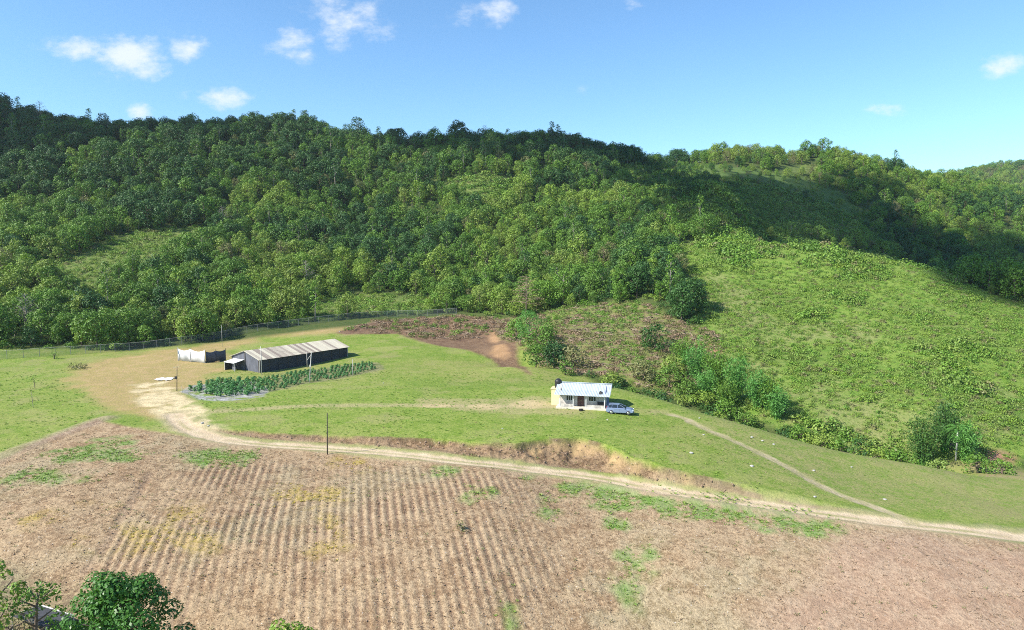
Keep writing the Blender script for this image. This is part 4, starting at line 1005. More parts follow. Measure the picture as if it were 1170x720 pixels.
own_tree('round_tree', 455, 440, cl(7.5, 3, 13.0, 36, (.2, .34)), 26, .8, 'leaf_dark', 'flat topped dark tree on the skyline left of the big round one', h=12, Rc=6, seed=72)
own_tree('round_tree', 600, 362, cl(6.0, 1, 11.0, 36, (.2, .34)), 30, .6, 'leaf_light', 'large yellow green tree right of the grassy clearing high on the hill', h=10, Rc=5, seed=73)
own_tree('round_tree', 628, 356, cl(5.0, 1, 11.0, 36, (.2, .34)), 30, .6, 'leaf_light', 'tall light green tree right of the yellow green one by the clearing', h=10, Rc=5, seed=74)
own_tree('round_tree', 336, 216, cl(4.4, 1, 9.4, 36, (.2, .34)), 50, .45, 'leaf_light', 'bright light green rounded tree just behind the fence above the shed', h=8, Rc=4, seed=75)
own_tree('round_tree', 865, 262, cl(1.6, .5, 3.2, 14, (.25, .4)), 50, .45, 'leaf_olive', 'small grey green tree alone near the crest of the scrub slope', h=3, Rc=1, seed=76)
own_tree('round_tree', 940, 248, cl(2.2, .5, 3.8, 14, (.25, .4)), 50, .45, 'leaf_olive', 'brownish round tree on the crest of the scrub slope', h=3, Rc=1, seed=77)

# ------------------------------------------------------------------ clouds high above, out of the picture: their shadows lie on the hill
s_v = np.array(sdir)
def cloud_over(poly, seed, step=15, rad=(11, 17)):
    r = np.random.default_rng(seed); poly = np.array(poly)
    gx, gy = np.meshgrid(np.arange(poly[:, 0].min(), poly[:, 0].max(), step), np.arange(poly[:, 1].min(), poly[:, 1].max(), step)); gx = gx.ravel() + r.uniform(-4, 4, gx.size); gy = gy.ravel() + r.uniform(-4, 4, gy.size)
    d = sdist(gx, gy, poly) + fbm(gx, gy, 50, 2, seed) * 14; k = (d > 2) & ((d > 22) | (r.uniform(0, 1, len(gx)) < .7)); gx, gy = gx[k], gy[k]; gz_ = h_all(gx, gy)
    b = MB(); import bmesh
    bm = bmesh.new(); bmesh.ops.create_icosphere(bm, subdivisions=2, radius=1); sv = np.array([v.co[:] for v in bm.verts]); sf = np.array([[v.index for v in f.verts] for f in bm.faces]); bm.free()
    VV_ = []; FF_ = []
    for i in range(len(gx)):
        zc = 430 + r.uniform(-12, 12); t = (zc - gz_[i]) / s_v[2]; c = np.array([gx[i], gy[i], gz_[i]]) + s_v * t; rr = r.uniform(*rad)
        FF_.append(sf + len(VV_) * len(sv)); VV_.append(sv * rr * np.array([1.05, 1.05, .8]) * (1 + .12 * r.normal(size=(len(sv), 1))) + c)
    o = link('cloud', np_mesh('cloud', np.concatenate(VV_), np.concatenate(FF_), M['cloud'], smooth=True)); tag(o, 'white cloud drifting high over the valley', 'cloud', kind='stuff')
M['cloud'] = mat('cloud', (.85, .86, .88), 1.0, var=.02)
_t = M['cloud'].node_tree; _o = [q for q in _t.nodes if q.type == 'OUTPUT_MATERIAL'][0]; _b = [q for q in _t.nodes if q.type == 'BSDF_PRINCIPLED'][0]
_tr = _t.nodes.new('ShaderNodeBsdfTransparent'); _mx = _t.nodes.new('ShaderNodeMixShader'); _mx.inputs[0].default_value = .55
_t.links.new(_tr.outputs[0], _mx.inputs[1]); _t.links.new(_b.outputs[0], _mx.inputs[2]); _t.links.new(_mx.outputs[0], _o.inputs[0])      # thin cloud lets part of the sun through
cloud_over(poly_w([(745, 208), (800, 203), (880, 206), (960, 205), (1050, 212), (1010, 238), (1090, 262), (1170, 288), (1250, 330), (1170, 343), (1100, 322), (1000, 288), (930, 272), (860, 262), (790, 252), (745, 235)]), 3)
fr_ = poly_w([(-150, 188), (0, 184), (100, 176), (170, 168), (240, 160), (300, 150)])
cloud_over(list(map(tuple, fr_)) + [(p[0] * 1.15, p[1] + 130) for p in fr_[::-1]], 4)
fr_ = poly_w([(462, 176), (520, 182), (600, 182), (690, 192), (760, 200)])
cloud_over(list(map(tuple, fr_)) + [(p[0] * 1.15, p[1] + 110) for p in fr_[::-1]], 5)
#__PART3__
# ------------------------------------------------------------------ built things
def simple(name, col, rough=.6, metal=0): return mat(name, col, rough, metal, var=.04)
M['wall'] = mat('painted_wall', (.58, .54, .48), .85, var=.22, scale=1.3, bump=.01)
M['yellow_wall'] = mat('cream_wall', (.74, .62, .34), .85, var=.06)
M['slab'] = mat('concrete_slab', (.66, .60, .48), .9, var=.1)
M['tin'] = mat('roof_sheet', (.34, .40, .44), .55, var=.05, scale=2.2, stretch=(1, .2, 1), col2=(.44, .49, .51))
M['darkwood'] = simple('dark_door', (.10, .045, .035)); M['frame'] = simple('white_frame', (.7, .69, .66)); M['black'] = simple('black_plastic', (.02, .02, .022), .45)
M['metal'] = simple('grey_metal', (.4, .4, .4), .4, .6); M['chrome'] = simple('rim_metal', (.6, .6, .62), .3, .8)
gl = bpy.data.materials.new('dark_glass'); gl.use_nodes = True; q = gl.node_tree.nodes['Principled BSDF']; q.inputs['Base Color'].default_value = (.02, .028, .035, 1); q.inputs['Roughness'].default_value = .08; M['glass'] = gl
M['paint'] = mat('car_paint', (.24, .30, .46), .25, .25, var=.02); M['paint'].node_tree.nodes['Principled BSDF'].inputs['Coat Weight'].default_value = .6
M['tyre'] = simple('tyre_rubber', (.02, .02, .02), .9); M['red'] = simple('red_lens', (.4, .01, .01), .3); M['lens'] = simple('clear_lens', (.8, .82, .85), .15)
M['pole'] = mat('pole_wood', (.09, .075, .06), .9, var=.15); M['palepole'] = mat('pale_pole', (.52, .50, .46), .8, var=.08)
M['cloth'] = mat('white_cloth', (.80, .80, .80), .9, var=.03); M['net'] = mat('shade_net', (.055, .057, .065), .95, var=.15, scale=3); M['greynet'] = mat('grey_net', (.115, .12, .145), .9, var=.16, scale=1.5, stretch=(1, 1, .4))
M['stone'] = mat('pale_stone', (.42, .41, .38), .9, var=.12, scale=4, bump=.03)
# old corrugated sheets: each sheet weathered its own way
m_ = bpy.data.materials.new('weathered_roof_sheets'); m_.use_nodes = True; t = NT(m_.node_tree); tcx = t.n('ShaderNodeTexCoord'); sxx = t.n('ShaderNodeSeparateXYZ'); t.put(sxx.inputs[0], tcx.outputs['Object'])
cell = t.math('FLOOR', t.math('DIVIDE', sxx.outputs[0], .82)); wn = t.n('ShaderNodeTexWhiteNoise', noise_dimensions='1D'); t.put(wn.inputs['W'], cell)
mpx = t.n('ShaderNodeMapping'); t.put(mpx.inputs[0], tcx.outputs['Object']); mpx.inputs['Scale'].default_value = (3.2, .25, .25); st_ = t.noise(mpx.outputs[0], 1.4, 4, .6)
cA = t.mix(t.ramp(t.math('ADD', t.math('MULTIPLY', wn.outputs[0], .75), t.math('MULTIPLY', st_, .5)), .35, 1.0), rgb((.46, .425, .33)), rgb((.21, .17, .14)))
bb_ = t.n('ShaderNodeBsdfPrincipled'); t.put(bb_.inputs['Base Color'], cA); bb_.inputs['Roughness'].default_value = .6; oo_ = t.n('ShaderNodeOutputMaterial'); t.put(oo_.inputs[0], bb_.outputs[0]); M['oldroof'] = m_

def corrugated(b, x0, x1, ya, za, yb, zb, pitch=.25, amp=.025, th=.03):
    """sheet running along x, sloping from (ya,za) to (yb,zb), ribs down the slope"""
    n = int((x1 - x0) / pitch * 2); xs_ = np.linspace(x0, x1, n + 1); vs = []
    for j, (yq, zq) in enumerate([(ya, za), (yb, zb)]):
        for i, xq in enumerate(xs_): vs.append((xq, yq, zq + (amp if i % 2 else -amp)))
    m0 = len(vs); vs += [(a, b_, c - th) for a, b_, c in vs]; fs = []
    for i in range(n):
        fs.append((i, i + 1, m0 // 2 + i + 1, m0 // 2 + i)); fs.append((m0 + i + 1, m0 + i, m0 + m0 // 2 + i, m0 + m0 // 2 + i + 1))
        fs.append((i + 1, i, m0 + i, m0 + i + 1)); fs.append((m0 // 2 + i, m0 // 2 + i + 1, m0 + m0 // 2 + i + 1, m0 + m0 // 2 + i))
    h_ = m0 // 2
    fs.append((0, h_, m0 + h_, m0)); fs.append((h_ - 1, m0 + h_ - 1, m0 + 2 * h_ - 1, 2 * h_ - 1))
    b.add(vs, fs)
def nm(o, n): o.name = n; return o

# --- farmhouse
hx, hy, hz = P(636.5, 466.5); a_ = R(-14)
house = empty('farmhouse', (hx, hy, hz), a_); tag(house, 'small whitewashed farmhouse with pale blue tin roof and dark double door', 'house')
W_ = 8.2; Dp = 5.6; FY = 1.3
MB().box(-.2, W_ + .2, -.15, Dp + .15, -.6, .28).build('floor_slab', M['slab'], house)
b = MB()     # walls with openings: front wall built in pieces
ops = [(1.3, 2.35, 1.15, 2.05), (3.15, 4.25, .285, 2.2), (5.0, 6.2, 1.2, 2.05)]
z0, z1 = .28, 2.75
cuts = [0.3]
for o_ in ops: cuts += [o_[0], o_[1]]
cuts += [W_ - .3]
for i in range(0, len(cuts) - 1):
    x0_, x1_ = cuts[i], cuts[i + 1]
    if i % 2 == 0: b.box(x0_, x1_, FY, FY + .15, z0, z1)
    else:
        o_ = ops[i // 2]
        if o_[2] > .3: b.box(x0_, x1_, FY, FY + .15, z0, o_[2])
        b.box(x0_, x1_, FY, FY + .15, o_[3], z1)
b.box(.3, .45, FY + .15, Dp - .15, z0, z1); b.box(.3, W_ - .3, Dp - .15, Dp, z0, z1)
b.build('wall', M['wall'], house)
sw = MB().box(W_ - .45, W_ - .3, FY + .15, Dp - .15, z0, z1); sw.add([(W_ - .46, .1, 2.45), (W_ - .46, Dp - .02, 2.3), (W_ - .46, 2.75, 3.72), (W_ - .31, .1, 2.45), (W_ - .31, Dp - .02, 2.3), (W_ - .31, 2.75, 3.72)], [(0, 1, 2), (3, 5, 4), (0, 3, 4, 1), (1, 4, 5, 2), (2, 5, 3, 0)])
M['shadewall'] = mat('shaded_gable', (.12, .15, .26), .8, var=.1)  # right end wall: its shade is put into a darker, bluer colour
sw.build('gable_wall', M['shadewall'], house)
MB().add([(.31, .1, 2.45), (.31, Dp, 2.3), (.31, 2.75, 3.72), (.46, .1, 2.45), (.46, Dp, 2.3), (.46, 2.75, 3.72)], [(0, 2, 1), (3, 4, 5), (0, 1, 4, 3), (1, 2, 5, 4), (2, 0, 3, 5)]).build('gable_wall', M['wall'], house)
rf = MB(); corrugated(rf, -.45, W_ + .45, -.45, 2.38, 1.35, 2.90); corrugated(rf, -.45, W_ + .45, 1.33, 2.905, 2.95, 3.86); corrugated(rf, -.45, W_ + .45, 2.95, 3.86, Dp + .5, 2.55)
roof = rf.build('roof', M['tin'], house)
MB().prism([(-.2, 0), (.2, 0), (0, .07)], -.47, W_ + .47).build('ridge_cap', M['tin'], roof, loc=(0, 2.95, 3.86), rot=(0, 0, R(-90)))
MB().add([(6.75, .25, 2.62), (7.35, .25, 2.62), (6.75, .95, 2.83), (7.35, .95, 2.83), (7.0, .6, 3.15)], [(0, 1, 4), (1, 3, 4), (3, 2, 4), (2, 0, 4), (0, 2, 3, 1)]).build('dark_roof_wedge', M['black'], roof)  # small black pyramid on the front roof slope
for (x0_, x1_, za, zb) in (ops[0], ops[2]):
    wf = MB(); wf.box(x0_ - .06, x1_ + .06, FY - .03, FY - .002, za - .07, za); wf.box(x0_ - .06, x1_ + .06, FY - .03, FY - .002, zb, zb + .07)
    nn_ = 3
    for k in range(nn_ + 1):
        xx = x0_ + (x1_ - x0_) * k / nn_; wf.box(xx - .03, xx + .03, FY - .03, FY + .03, za, zb)
    w_o = wf.build('window', M['frame'], house); MB().box(x0_, x1_, FY + .06, FY + .09, za, zb).build('pane', M['glass'], w_o)
for k in range(2):
    x0_ = 3.17 + k * .54; dd = MB(); dd.box(x0_, x0_ + .52, FY + .03, FY + .09, .29, 2.19)
    for zz0 in (.45, 1.05, 1.6): dd.box(x0_ + .08, x0_ + .44, FY + .012, FY + .03, zz0, zz0 + .42)
    do = dd.build('door', M['darkwood'], house); MB().tube([(x0_ + (.45 if k == 0 else .07), FY - .04, 1.2), (x0_ + (.45 if k == 0 else .07), FY + .012, 1.2)], .035, 8).build('handle', M['chrome'], do)
for xx in (.45, 2.65, 4.75, 7.75): MB().box(xx - .06, xx + .06, .02, .14, .28, 2.36).build('porch_post', M['frame'], house)
for xa_, xb_ in ((.5, 2.6), (4.8, 7.7)): MB().box(xa_, xb_, .05, .12, .28, .80).build('porch_parapet', M['wall'], house)
MB().box(6.6, 7.6, .5, .95, .28 + .42, .28 + .5).box(6.65, 6.73, .55, .9, .28, .70).box(7.47, 7.55, .55, .9, .28, .70).box(6.6, 7.6, .95, 1.0, .7, 1.2)
bn = MB(); bn.box(0, 1.0, 0, .45, .40, .46); bo = empty('porch_bench', (0, 0, 0)); tag(bo, 'dark bench on the porch at the right end of the farmhouse', 'bench')
Rz = lambda x_, y_: (hx + math.cos(a_) * x_ - math.sin(a_) * y_, hy + math.sin(a_) * x_ + math.cos(a_) * y_)
bo.location = (*Rz(6.5, .5), hz + .28); bo.rotation_euler = (0, 0, a_)
bn.build('seat', M['black'], bo); MB().box(0, 1.0, .45, .49, .5, .95).build('backrest', M['black'], bo)
for xx in (.06, .9):
    for yy_ in (.03, .38): MB().box(xx, xx + .05, yy_, yy_ + .05, 0, .40).build('leg', M['black'], bo)
# step block with a dark basin in front of the door
sx_, sy_ = Rz(4.1, -.9); st_o = MB(); st_o.tube([(0, 0, .0), (0, 0, .3)], [.32, .38], 14); st_o.build('basin', M['black'], None); bs = bpy.data.objects['basin']; bs.location = (sx_, sy_, gz(sx_, sy_)); tag(bs, 'dark round basin on the ground before the farmhouse door', 'basin')
# tower and tank
tx_, ty_ = Rz(-1.35, 2.0); tw = empty('tank_tower', (tx_, ty_, gz(tx_, ty_)), a_); tag(tw, 'cream painted masonry block carrying the black water tank', 'tower')
MB().box(0, 1.75, 0, 1.8, -.5, 2.65).build('base', M['yellow_wall'], tw); MB().box(-.12, 1.87, -.12, 1.92, 2.65, 2.8).build('top_slab', M['yellow_wall'], tw)
tk = empty('water_tank', (*Rz(-.35, 2.95), gz(tx_, ty_) + 2.8)); tag(tk, 'black ribbed plastic water tank on the cream block', 'water tank')
pr_ = [(0, .0)]; b = MB(); zq = 0; pts = []; rr_ = []
for k in range(13):
    pts.append((0, 0, k * .1)); rr_.append(.58 + (.03 if k % 2 else -.01))
pts += [(0, 0, 1.32), (0, 0, 1.45)]; rr_ += [.48, .26]
b.tube(pts, rr_, 20); b.build('body', M['black'], tk, True); MB().tube([(0, 0, 1.452), (0, 0, 1.53)], [.24, .22], 16).build('lid', M['black'], tk)
MB().tube([(.66, 0, .1), (.7, 0, .1), (.7, 0, -2.4)], .03, 6).build('pipe', M['frame'], tk)

# --- car
cx_, cyy, czz = P(708.5, 472.5); car = empty('parked_car', (cx_, cyy, czz + .02), R(-12)); tag(car, 'silver blue hatchback parked at the right end of the farmhouse', 'car')
prof = [(-2.15, .38), (-2.18, .75), (-2.1, .98), (-1.9, 1.02), (.75, .98), (1.75, .86), (2.1, .70), (2.15, .42), (1.75, .26), (-1.8, .26)]
MB().prism(prof, -.84, .84, lambda a, z: .05 if z > .9 else (.02 if z > .6 else .0)).build('body', M['paint'], car, bevel=.04)
gp = [(-2.02, .99), (-1.72, 1.44), (-1.25, 1.50), (-.1, 1.49), (.95, .99)]
MB().prism(gp, -.74, .74, lambda a, z: .16 * (z - .99) / .5).build('window_glass', M['glass'], car, bevel=.02)
b = MB(); b.prism([(-1.72, 1.44), (-1.25, 1.505), (-.1, 1.495), (-.1, 1.54), (-1.25, 1.55), (-1.78, 1.47)], -.60, .60); b.build('roof', M['paint'], car, bevel=.01)
for xx, x2 in ((-1.28, -1.2), (-.35, -.42), (-1.88, -1.66), (.86, .0)):
    for s_ in (-1, 1): MB().tube([(xx, s_ * .755, .99), (x2, s_ * .60, 1.49)], .035, 5).build('pillar', M['paint'], car)
for xx in (-1.32, 1.32):
    for s_ in (-1, 1):
        wh = MB().tube([(xx, s_ * .68, .31), (xx, s_ * .88, .31)], .32, 20).build('wheel', M['tyre'], car); MB().tube([(xx, s_ * .881, .31), (xx, s_ * .90, .31)], [.2, .17], 12).build('rim', M['chrome'], wh)
for s_ in (-1, 1):
    MB().box(2.0, 2.13, s_ * .7 - .16, s_ * .7 + .16, .62, .76).build('headlight', M['lens'], car, bevel=.02); MB().box(-2.2, -2.1, s_ * .68 - .1, s_ * .68 + .1, .72, .95).build('tail_light', M['red'], car, bevel=.02)
    MB().box(.62, .8, s_ * .9 - .09, s_ * .9 + .09, .98, 1.1).build('side_mirror', M['paint'], car, bevel=.02)
    for xx in (-.95, .05): MB().box(xx, xx + .94, s_ * .842 - .006, s_ * .842 + .006, .36, .88).build('door', M['paint'], car)
MB().box(2.1, 2.2, -.6, .6, .3, .45).build('bumper', M['black'], car, bevel=.02); MB().box(-2.23, -2.14, -.65, .65, .3, .45).build('bumper', M['black'], car, bevel=.02)

# --- long shed
p0 = np.array(P(296.5, 426)[:2]); e1 = shoot(397, 396, lambda a, b_: np.full(np.shape(a), gz(*p0) + 2.8), 60, 400, 3000)[:2]
ux = np.array(e1) - p0; Ls = float(np.linalg.norm(ux)); ya = math.atan2(ux[1], ux[0]); Wd = 9.5
shed = empty('long_shed', (p0[0], p0[1], gz(*p0)), ya); tag(shed, 'long low shed with black net walls and weathered sheet roof', 'shed')
print('SHED', p0, Ls, math.degrees(ya))
EH, RH = 2.8, 4.3
b = MB(); corrugated(b, -.35, Ls + .3, -.45, EH - .1, Wd / 2, RH, .3, .03); corrugated(b, -.35, Ls + .3, Wd / 2, RH + .002, Wd + .45, EH - .1, .3, .03); b.build('roof', M['oldroof'], shed)
b = MB(); b.box(0, Ls, 0, .05, -1.2, EH); b.build('front_wall', M['net'], shed); MB().box(0, Ls, Wd - .05, Wd, -1.2, EH).build('rear_wall', M['net'], shed)
for xx, nm_ in ((0, 'gable_wall'), (Ls - .05, 'gable_wall')):
    MB().add([(xx, .06, -1.2), (xx, Wd - .06, -1.2), (xx, Wd - .06, EH), (xx, Wd / 2, RH - .06), (xx, .06, EH), (xx + .05, .06, -1.2), (xx + .05, Wd - .06, -1.2), (xx + .05, Wd - .06, EH), (xx + .05, Wd / 2, RH - .06), (xx + .05, .06, EH)],
             [(0, 1, 2, 3, 4), (9, 8, 7, 6, 5), (0, 5, 6, 1), (1, 6, 7, 2), (2, 7, 8, 3), (3, 8, 9, 4), (4, 9, 5, 0)]).build(nm_, M['greynet'], shed)
for k in range(11):
    xx = .05 + (Ls - .1) * k / 10; MB().box(xx - .05, xx + .05, -.11, -.01, -1.2, EH - .12).build('post', M['pole'] if 0 < k < 10 else M['palepole'], shed)
MB().box(.1, Ls - .1, -.09, -.05, 1.25, 1.33).build('rail', M['pole'], shed)
for yy_ in (0.1, Wd / 2, Wd - .1): MB().box(-.12, -.02, yy_ - .06, yy_ + .06, -1.2, EH if yy_ != Wd / 2 else RH - .1).build('post', M['pole'], shed)
# porch at the gable end
b = MB(); b.add([(-2.6, 5.0, 1.9), (-2.6, 8.6, 1.9), (-.14, 8.6, 2.35), (-.14, 5.0, 2.35), (-2.6, 5.0, 1.84), (-2.6, 8.6, 1.84), (-.14, 8.6, 2.29), (-.14, 5.0, 2.29)], [(0, 1, 2, 3), (7, 6, 5, 4), (0, 4, 5, 1), (1, 5, 6, 2), (2, 6, 7, 3), (3, 7, 4, 0)])
aw = b.build('porch_roof', M['cloth'], shed)
for yy_ in (5.1, 8.5): MB().box(-2.5, -2.42, yy_ - .05, yy_ + .05, -1, 1.88).build('porch_post', M['palepole'], shed)
MB().box(-1.6, -1.55, 6.0, 7.1, -.5, 1.8).build('door_curtain', M['greynet'], shed)
MB().box(-2.4, -.14, 8.5, 8.54, -1, 1.85).build('side_net', M['net'], shed)

# --- screens
def screen(name, pts, h, material, label, cat, sag=.3, postm='palepole'):
    pw = [P(*p) for p in pts]; root = empty(name, pw[0]); tag(root, label, cat)
    o = np.array(pw[0])
    for i, p in enumerate(pw):
        q = np.array(p) - o; MB().tube([q + (0, 0, -.4), q + (0, 0, h + .25)], .05, 6).build('post', M[postm], root)
        if i:
            a = np.array(pw[i - 1]) - o; d = q - a; n_ = 14; vs = []; nv = np.array([-d[1], d[0], 0]); nv /= np.linalg.norm(nv)
            for k in range(n_ + 1):
                t = k / n_; c = a + d * t; w1 = math.sin(t * 9 + i) * .10 + math.sin(t * 3.14) * .22
                vs += [c + nv * w1 * .8 + (0, 0, .05 + .1 * math.sin(t * 7)), c + nv * w1 + (0, 0, h * .5), c + (0, 0, h - sag * math.sin(math.pi * t))]
            fs = [(3 * k + j, 3 * k + j + 3, 3 * k + j + 4, 3 * k + j + 1) for k in range(n_) for j in range(2)]
            so_ = MB().add(vs, fs).build('sheet', M[material], root, True); md = so_.modifiers.new('thick', 'SOLIDIFY'); md.thickness = .02
screen('cloth_screen', [(203.5, 412.5), (218, 413.5), (234.5, 415)], 2.9, 'cloth', 'white cloth screen hung on poles left of the shed', 'screen', .45)
screen('net_screen', [(235.5, 414.8), (247, 413.5), (258, 412)], 2.6, 'greynet', 'dark net screen between the white cloth and the shed', 'screen', .3, 'pole')

# --- chain link fence
fm = bpy.data.materials.new('chain_link'); fm.use_nodes = True; t = NT(fm.node_tree)
dn = t.n('ShaderNodeBsdfDiffuse'); dn.inputs[0].default_value = (.16, .17, .18, 1); tp = t.n('ShaderNodeBsdfTransparent'); mx_ = t.n('ShaderNodeMixShader'); mx_.inputs[0].default_value = .26
t.put(mx_.inputs[1], tp.outputs[0]); t.put(mx_.inputs[2], dn.outputs[0]); oo_ = t.n('ShaderNodeOutputMaterial'); t.put(oo_.inputs[0], mx_.outputs[0]); M['chain'] = fm
seg = np.r_[0, np.cumsum(np.hypot(*np.diff(FENCE, axis=0).T))]; nP = int(seg[-1] / 3.0); nP = min(nP, 98)
fpx = np.interp(np.linspace(0, seg[-1], nP), seg, FENCE[:, 0]); fpy = np.interp(np.linspace(0, seg[-1], nP), seg, FENCE[:, 1]); fpz = h_all(fpx, fpy)
fn = empty('chain_link_fence', (fpx[0], fpy[0], fpz[0])); tag(fn, 'long chain link fence with grey posts along the foot of the wood', 'fence')
o0 = np.array([fpx[0], fpy[0], fpz[0]]); M['fpost'] = mat('fence_post', (.25, .25, .24), .8); pm_ = MB().tube([(0, 0, -.3), (0, 0, 2.05)], .045, 6).mesh('post', M['fpost'])
vs = []; 
for i in range(nP):
    q = np.array([fpx[i], fpy[i], fpz[i]]) - o0; link('post', pm_, fn, tuple(q)); vs += [q + (0, 0, .02), q + (0, 0, 1.95)]
MB().add(vs, [(2 * i, 2 * i + 2, 2 * i + 3, 2 * i + 1) for i in range(nP - 1)]).build('wire_mesh', M['chain'], fn)
b = MB(); b.tube([v for v in vs[1::2]], .022, 4); b.build('top_rail', M['palepole'], fn)

# --- poles
def pole(name, px, py, top, mt, label, r0=.07, lean=(0, 0), extra=None):
    X_, Y_, Z_ = P(px, py); dep = Y_ * math.cos(TH) + (CAMZ - Z_) * math.sin(TH); h = (py - top) / FPX * dep * 1.01
    o = empty(name, (X_, Y_, Z_)); tag(o, label, 'pole'); MB().tube([(0, 0, -.4), (lean[0] * .5, 0, h * .5), (lean[0], lean[1], h)], [r0, r0 * .9, r0 * .7], 8).build('shaft', M[mt], o, True)
    if extra: extra(o, h, lean)
    return X_, Y_, Z_ + h
def meter(o, h, l):
    MB().box(-.2, .2, -.24, -.08, h * .5, h * .5 + .5).build('meter_box', M['black'], o); MB().tube([(-.5, 0, h - .1), (.6, 0, h - .05)], .035, 5).build('crossarm', M['palepole'], o)
def arm(o, h, l): MB().tube([(l[0] - .1, l[1], h - .5), (l[0] - .9, l[1] - .1, h - 1.6)], .05, 5).build('brace', M['palepole'], o); MB().box(l[0] * .5 - .15, l[0] * .5 + .15, -.2, -.07, h * .52, h * .52 + .4).build('switch_box', M['palepole'], o)
pA = pole('utility_pole', 202, 447, 419, 'pole', 'dark leaning pole with a meter box beside the sandy track', .08, (.25, 0), meter)
pB = pole('utility_pole', 299, 428, 396, 'palepole', 'pale pole at the front left corner of the shed', .09)
pC = pole('utility_pole', 351, 420, 402, 'palepole', 'short pale pole close against the shed front', .07)
pD = pole('utility_pole', 353.5, 437, 402.5, 'palepole', 'tall pale braced pole standing in front of the crop plot', .10, (.55, 0), arm)
pE = pole('utility_pole', 403, 429, 410, 'palepole', 'thin pale pole at the right end of the crop plot', .06)
pF = pole('utility_pole', 374, 520, 471.5, 'pole', 'tall dark wooden pole standing alone at the roadside', .085, (.12, 0))
pG = pole('thin_mast', 254, 396, 372, 'palepole', 'very thin mast near the fence behind the white screen', .05)
X_, Y_, Z_ = P(335, 449)
for q0, q1, lb in ((pB, pD, 'thin wire sagging from the shed corner pole to the braced pole'), (pD, pE, 'thin wire from the braced pole to the pole at the plot end')):
    a = np.array(q0); c = np.array(q1); pts = [a + (c - a) * t - (0, 0, .5 * math.sin(math.pi * t)) for t in np.linspace(0, 1, 9)]
    w_ = MB().tube([p - a for p in pts], .012, 4).build('wire', M['pole'], loc=tuple(a)); tag(w_, lb, 'wire')
for i, (px, py, lb) in enumerate([(208, 449, 'short stake at the left tip of the crop plot'), (268, 457, 'short stake at the front edge of the crop plot')]):
    X_, Y_, Z_ = P(px, py); s_o = MB().tube([(0, 0, -.2), (.03, 0, .6), (0, 0, 1.3)], [.04, .035, .02], 6).build('stake', M['palepole'], loc=(X_, Y_, Z_)); tag(s_o, lb, 'stake', 'stakes round the crop plot')

# --- crop plants
PLOT = poly_w([(214, 446), (236, 437), (266, 434), (304, 433), (345, 425), (398, 417), (424, 415), (433, 421), (405, 429), (350, 438), (305, 449), (262, 455), (232, 452)])
def crop_me(seed):
    r = np.random.default_rng(seed); cs = []; ns = []
    k = 60; z = r.uniform(.15, 1.25, k); a = r.uniform(0, 6.28, k); q = .42 * np.sin(np.clip(z / 1.35, 0, 1) * 2.7) * r.uniform(.4, 1, k)
    c = np.stack([np.cos(a) * q, np.sin(a) * q, z], 1); nn = np.stack([np.cos(a), np.sin(a), .7 + 0 * a], 1) + r.normal(size=(k, 3)) * .4; nn /= np.linalg.norm(nn, axis=1)[:, None]
    V, F_ = leaf_quads(c, nn, .46, r, .36)
    tr_ = MB().tube([(0, 0, -.1), (0, 0, 1.0)], [.03, .015], 4, False)
    V2 = np.array(tr_.v); F2 = np.array(tr_.f) + len(V)
    return np_mesh('crop_plant', np.concatenate([V, V2]), np.concatenate([F_, F2]), [M['leaf_crop'], M['leaf_mid']], fmat=np.r_[np.zeros(len(F_)), np.ones(len(F2))], attrs={'v': ('FLOAT', np.r_[r.uniform(0, 1, len(V)), np.zeros(len(V2))])})
CM = [crop_me(i) for i in range(4)]
ct, s_ = math.cos(ya), math.sin(ya); pl = PLOT @ np.array([[ct, -s_], [s_, ct]])
gx, gy = np.meshgrid(np.arange(pl[:, 0].min(), pl[:, 0].max(), 1.12), np.arange(pl[:, 1].min(), pl[:, 1].max(), 1.05)); gx = gx.ravel() + rg.uniform(-.2, .2, gx.size); gy = gy.ravel() + rg.uniform(-.12, .12, gy.size)
wx = gx * ct - gy * s_; wy = gx * s_ + gy * ct; k = sdist(wx, wy, PLOT) > .1
loc_s = (wx - p0[0]) * ct + (wy - p0[1]) * s_, -(wx - p0[0]) * s_ + (wy - p0[1]) * ct
k &= ~((loc_s[1] > -.8) & (loc_s[0] > -3) & (loc_s[0] < Ls + 1))
wx, wy = wx[k], wy[k]; wz = h_all(wx, wy); ppx_, ppy_, _ = proj(wx, wy, wz)
if len(wx) > 290:
    kk_ = np.sort(rg.permutation(len(wx))[:290]); wx, wy, wz, ppx_, ppy_ = wx[kk_], wy[kk_], wz[kk_], ppx_[kk_], ppy_[kk_]
print('CROPS', len(wx))
for i in range(len(wx)):
    s_c = rnd.uniform(.7, 1.1) * (.98 if ppx_[i] < 300 else .72)
    o = link('crop_plant', CM[i % 4], None, (wx[i], wy[i], wz[i]), (0, 0, rnd.uniform(0, 6.28))); o.scale = (s_c * 1.15, s_c * 1.15, s_c * .82)
    wh_ = 'on white mulch at the left end of the plot' if ppx_[i] < 270 else 'in the middle of the plot before the shed' if ppx_[i] < 350 else 'at the right end of the plot before the shed'
    tag(o, 'leafy dark green crop plant ' + wh_, 'plant', 'crop plants before the shed')

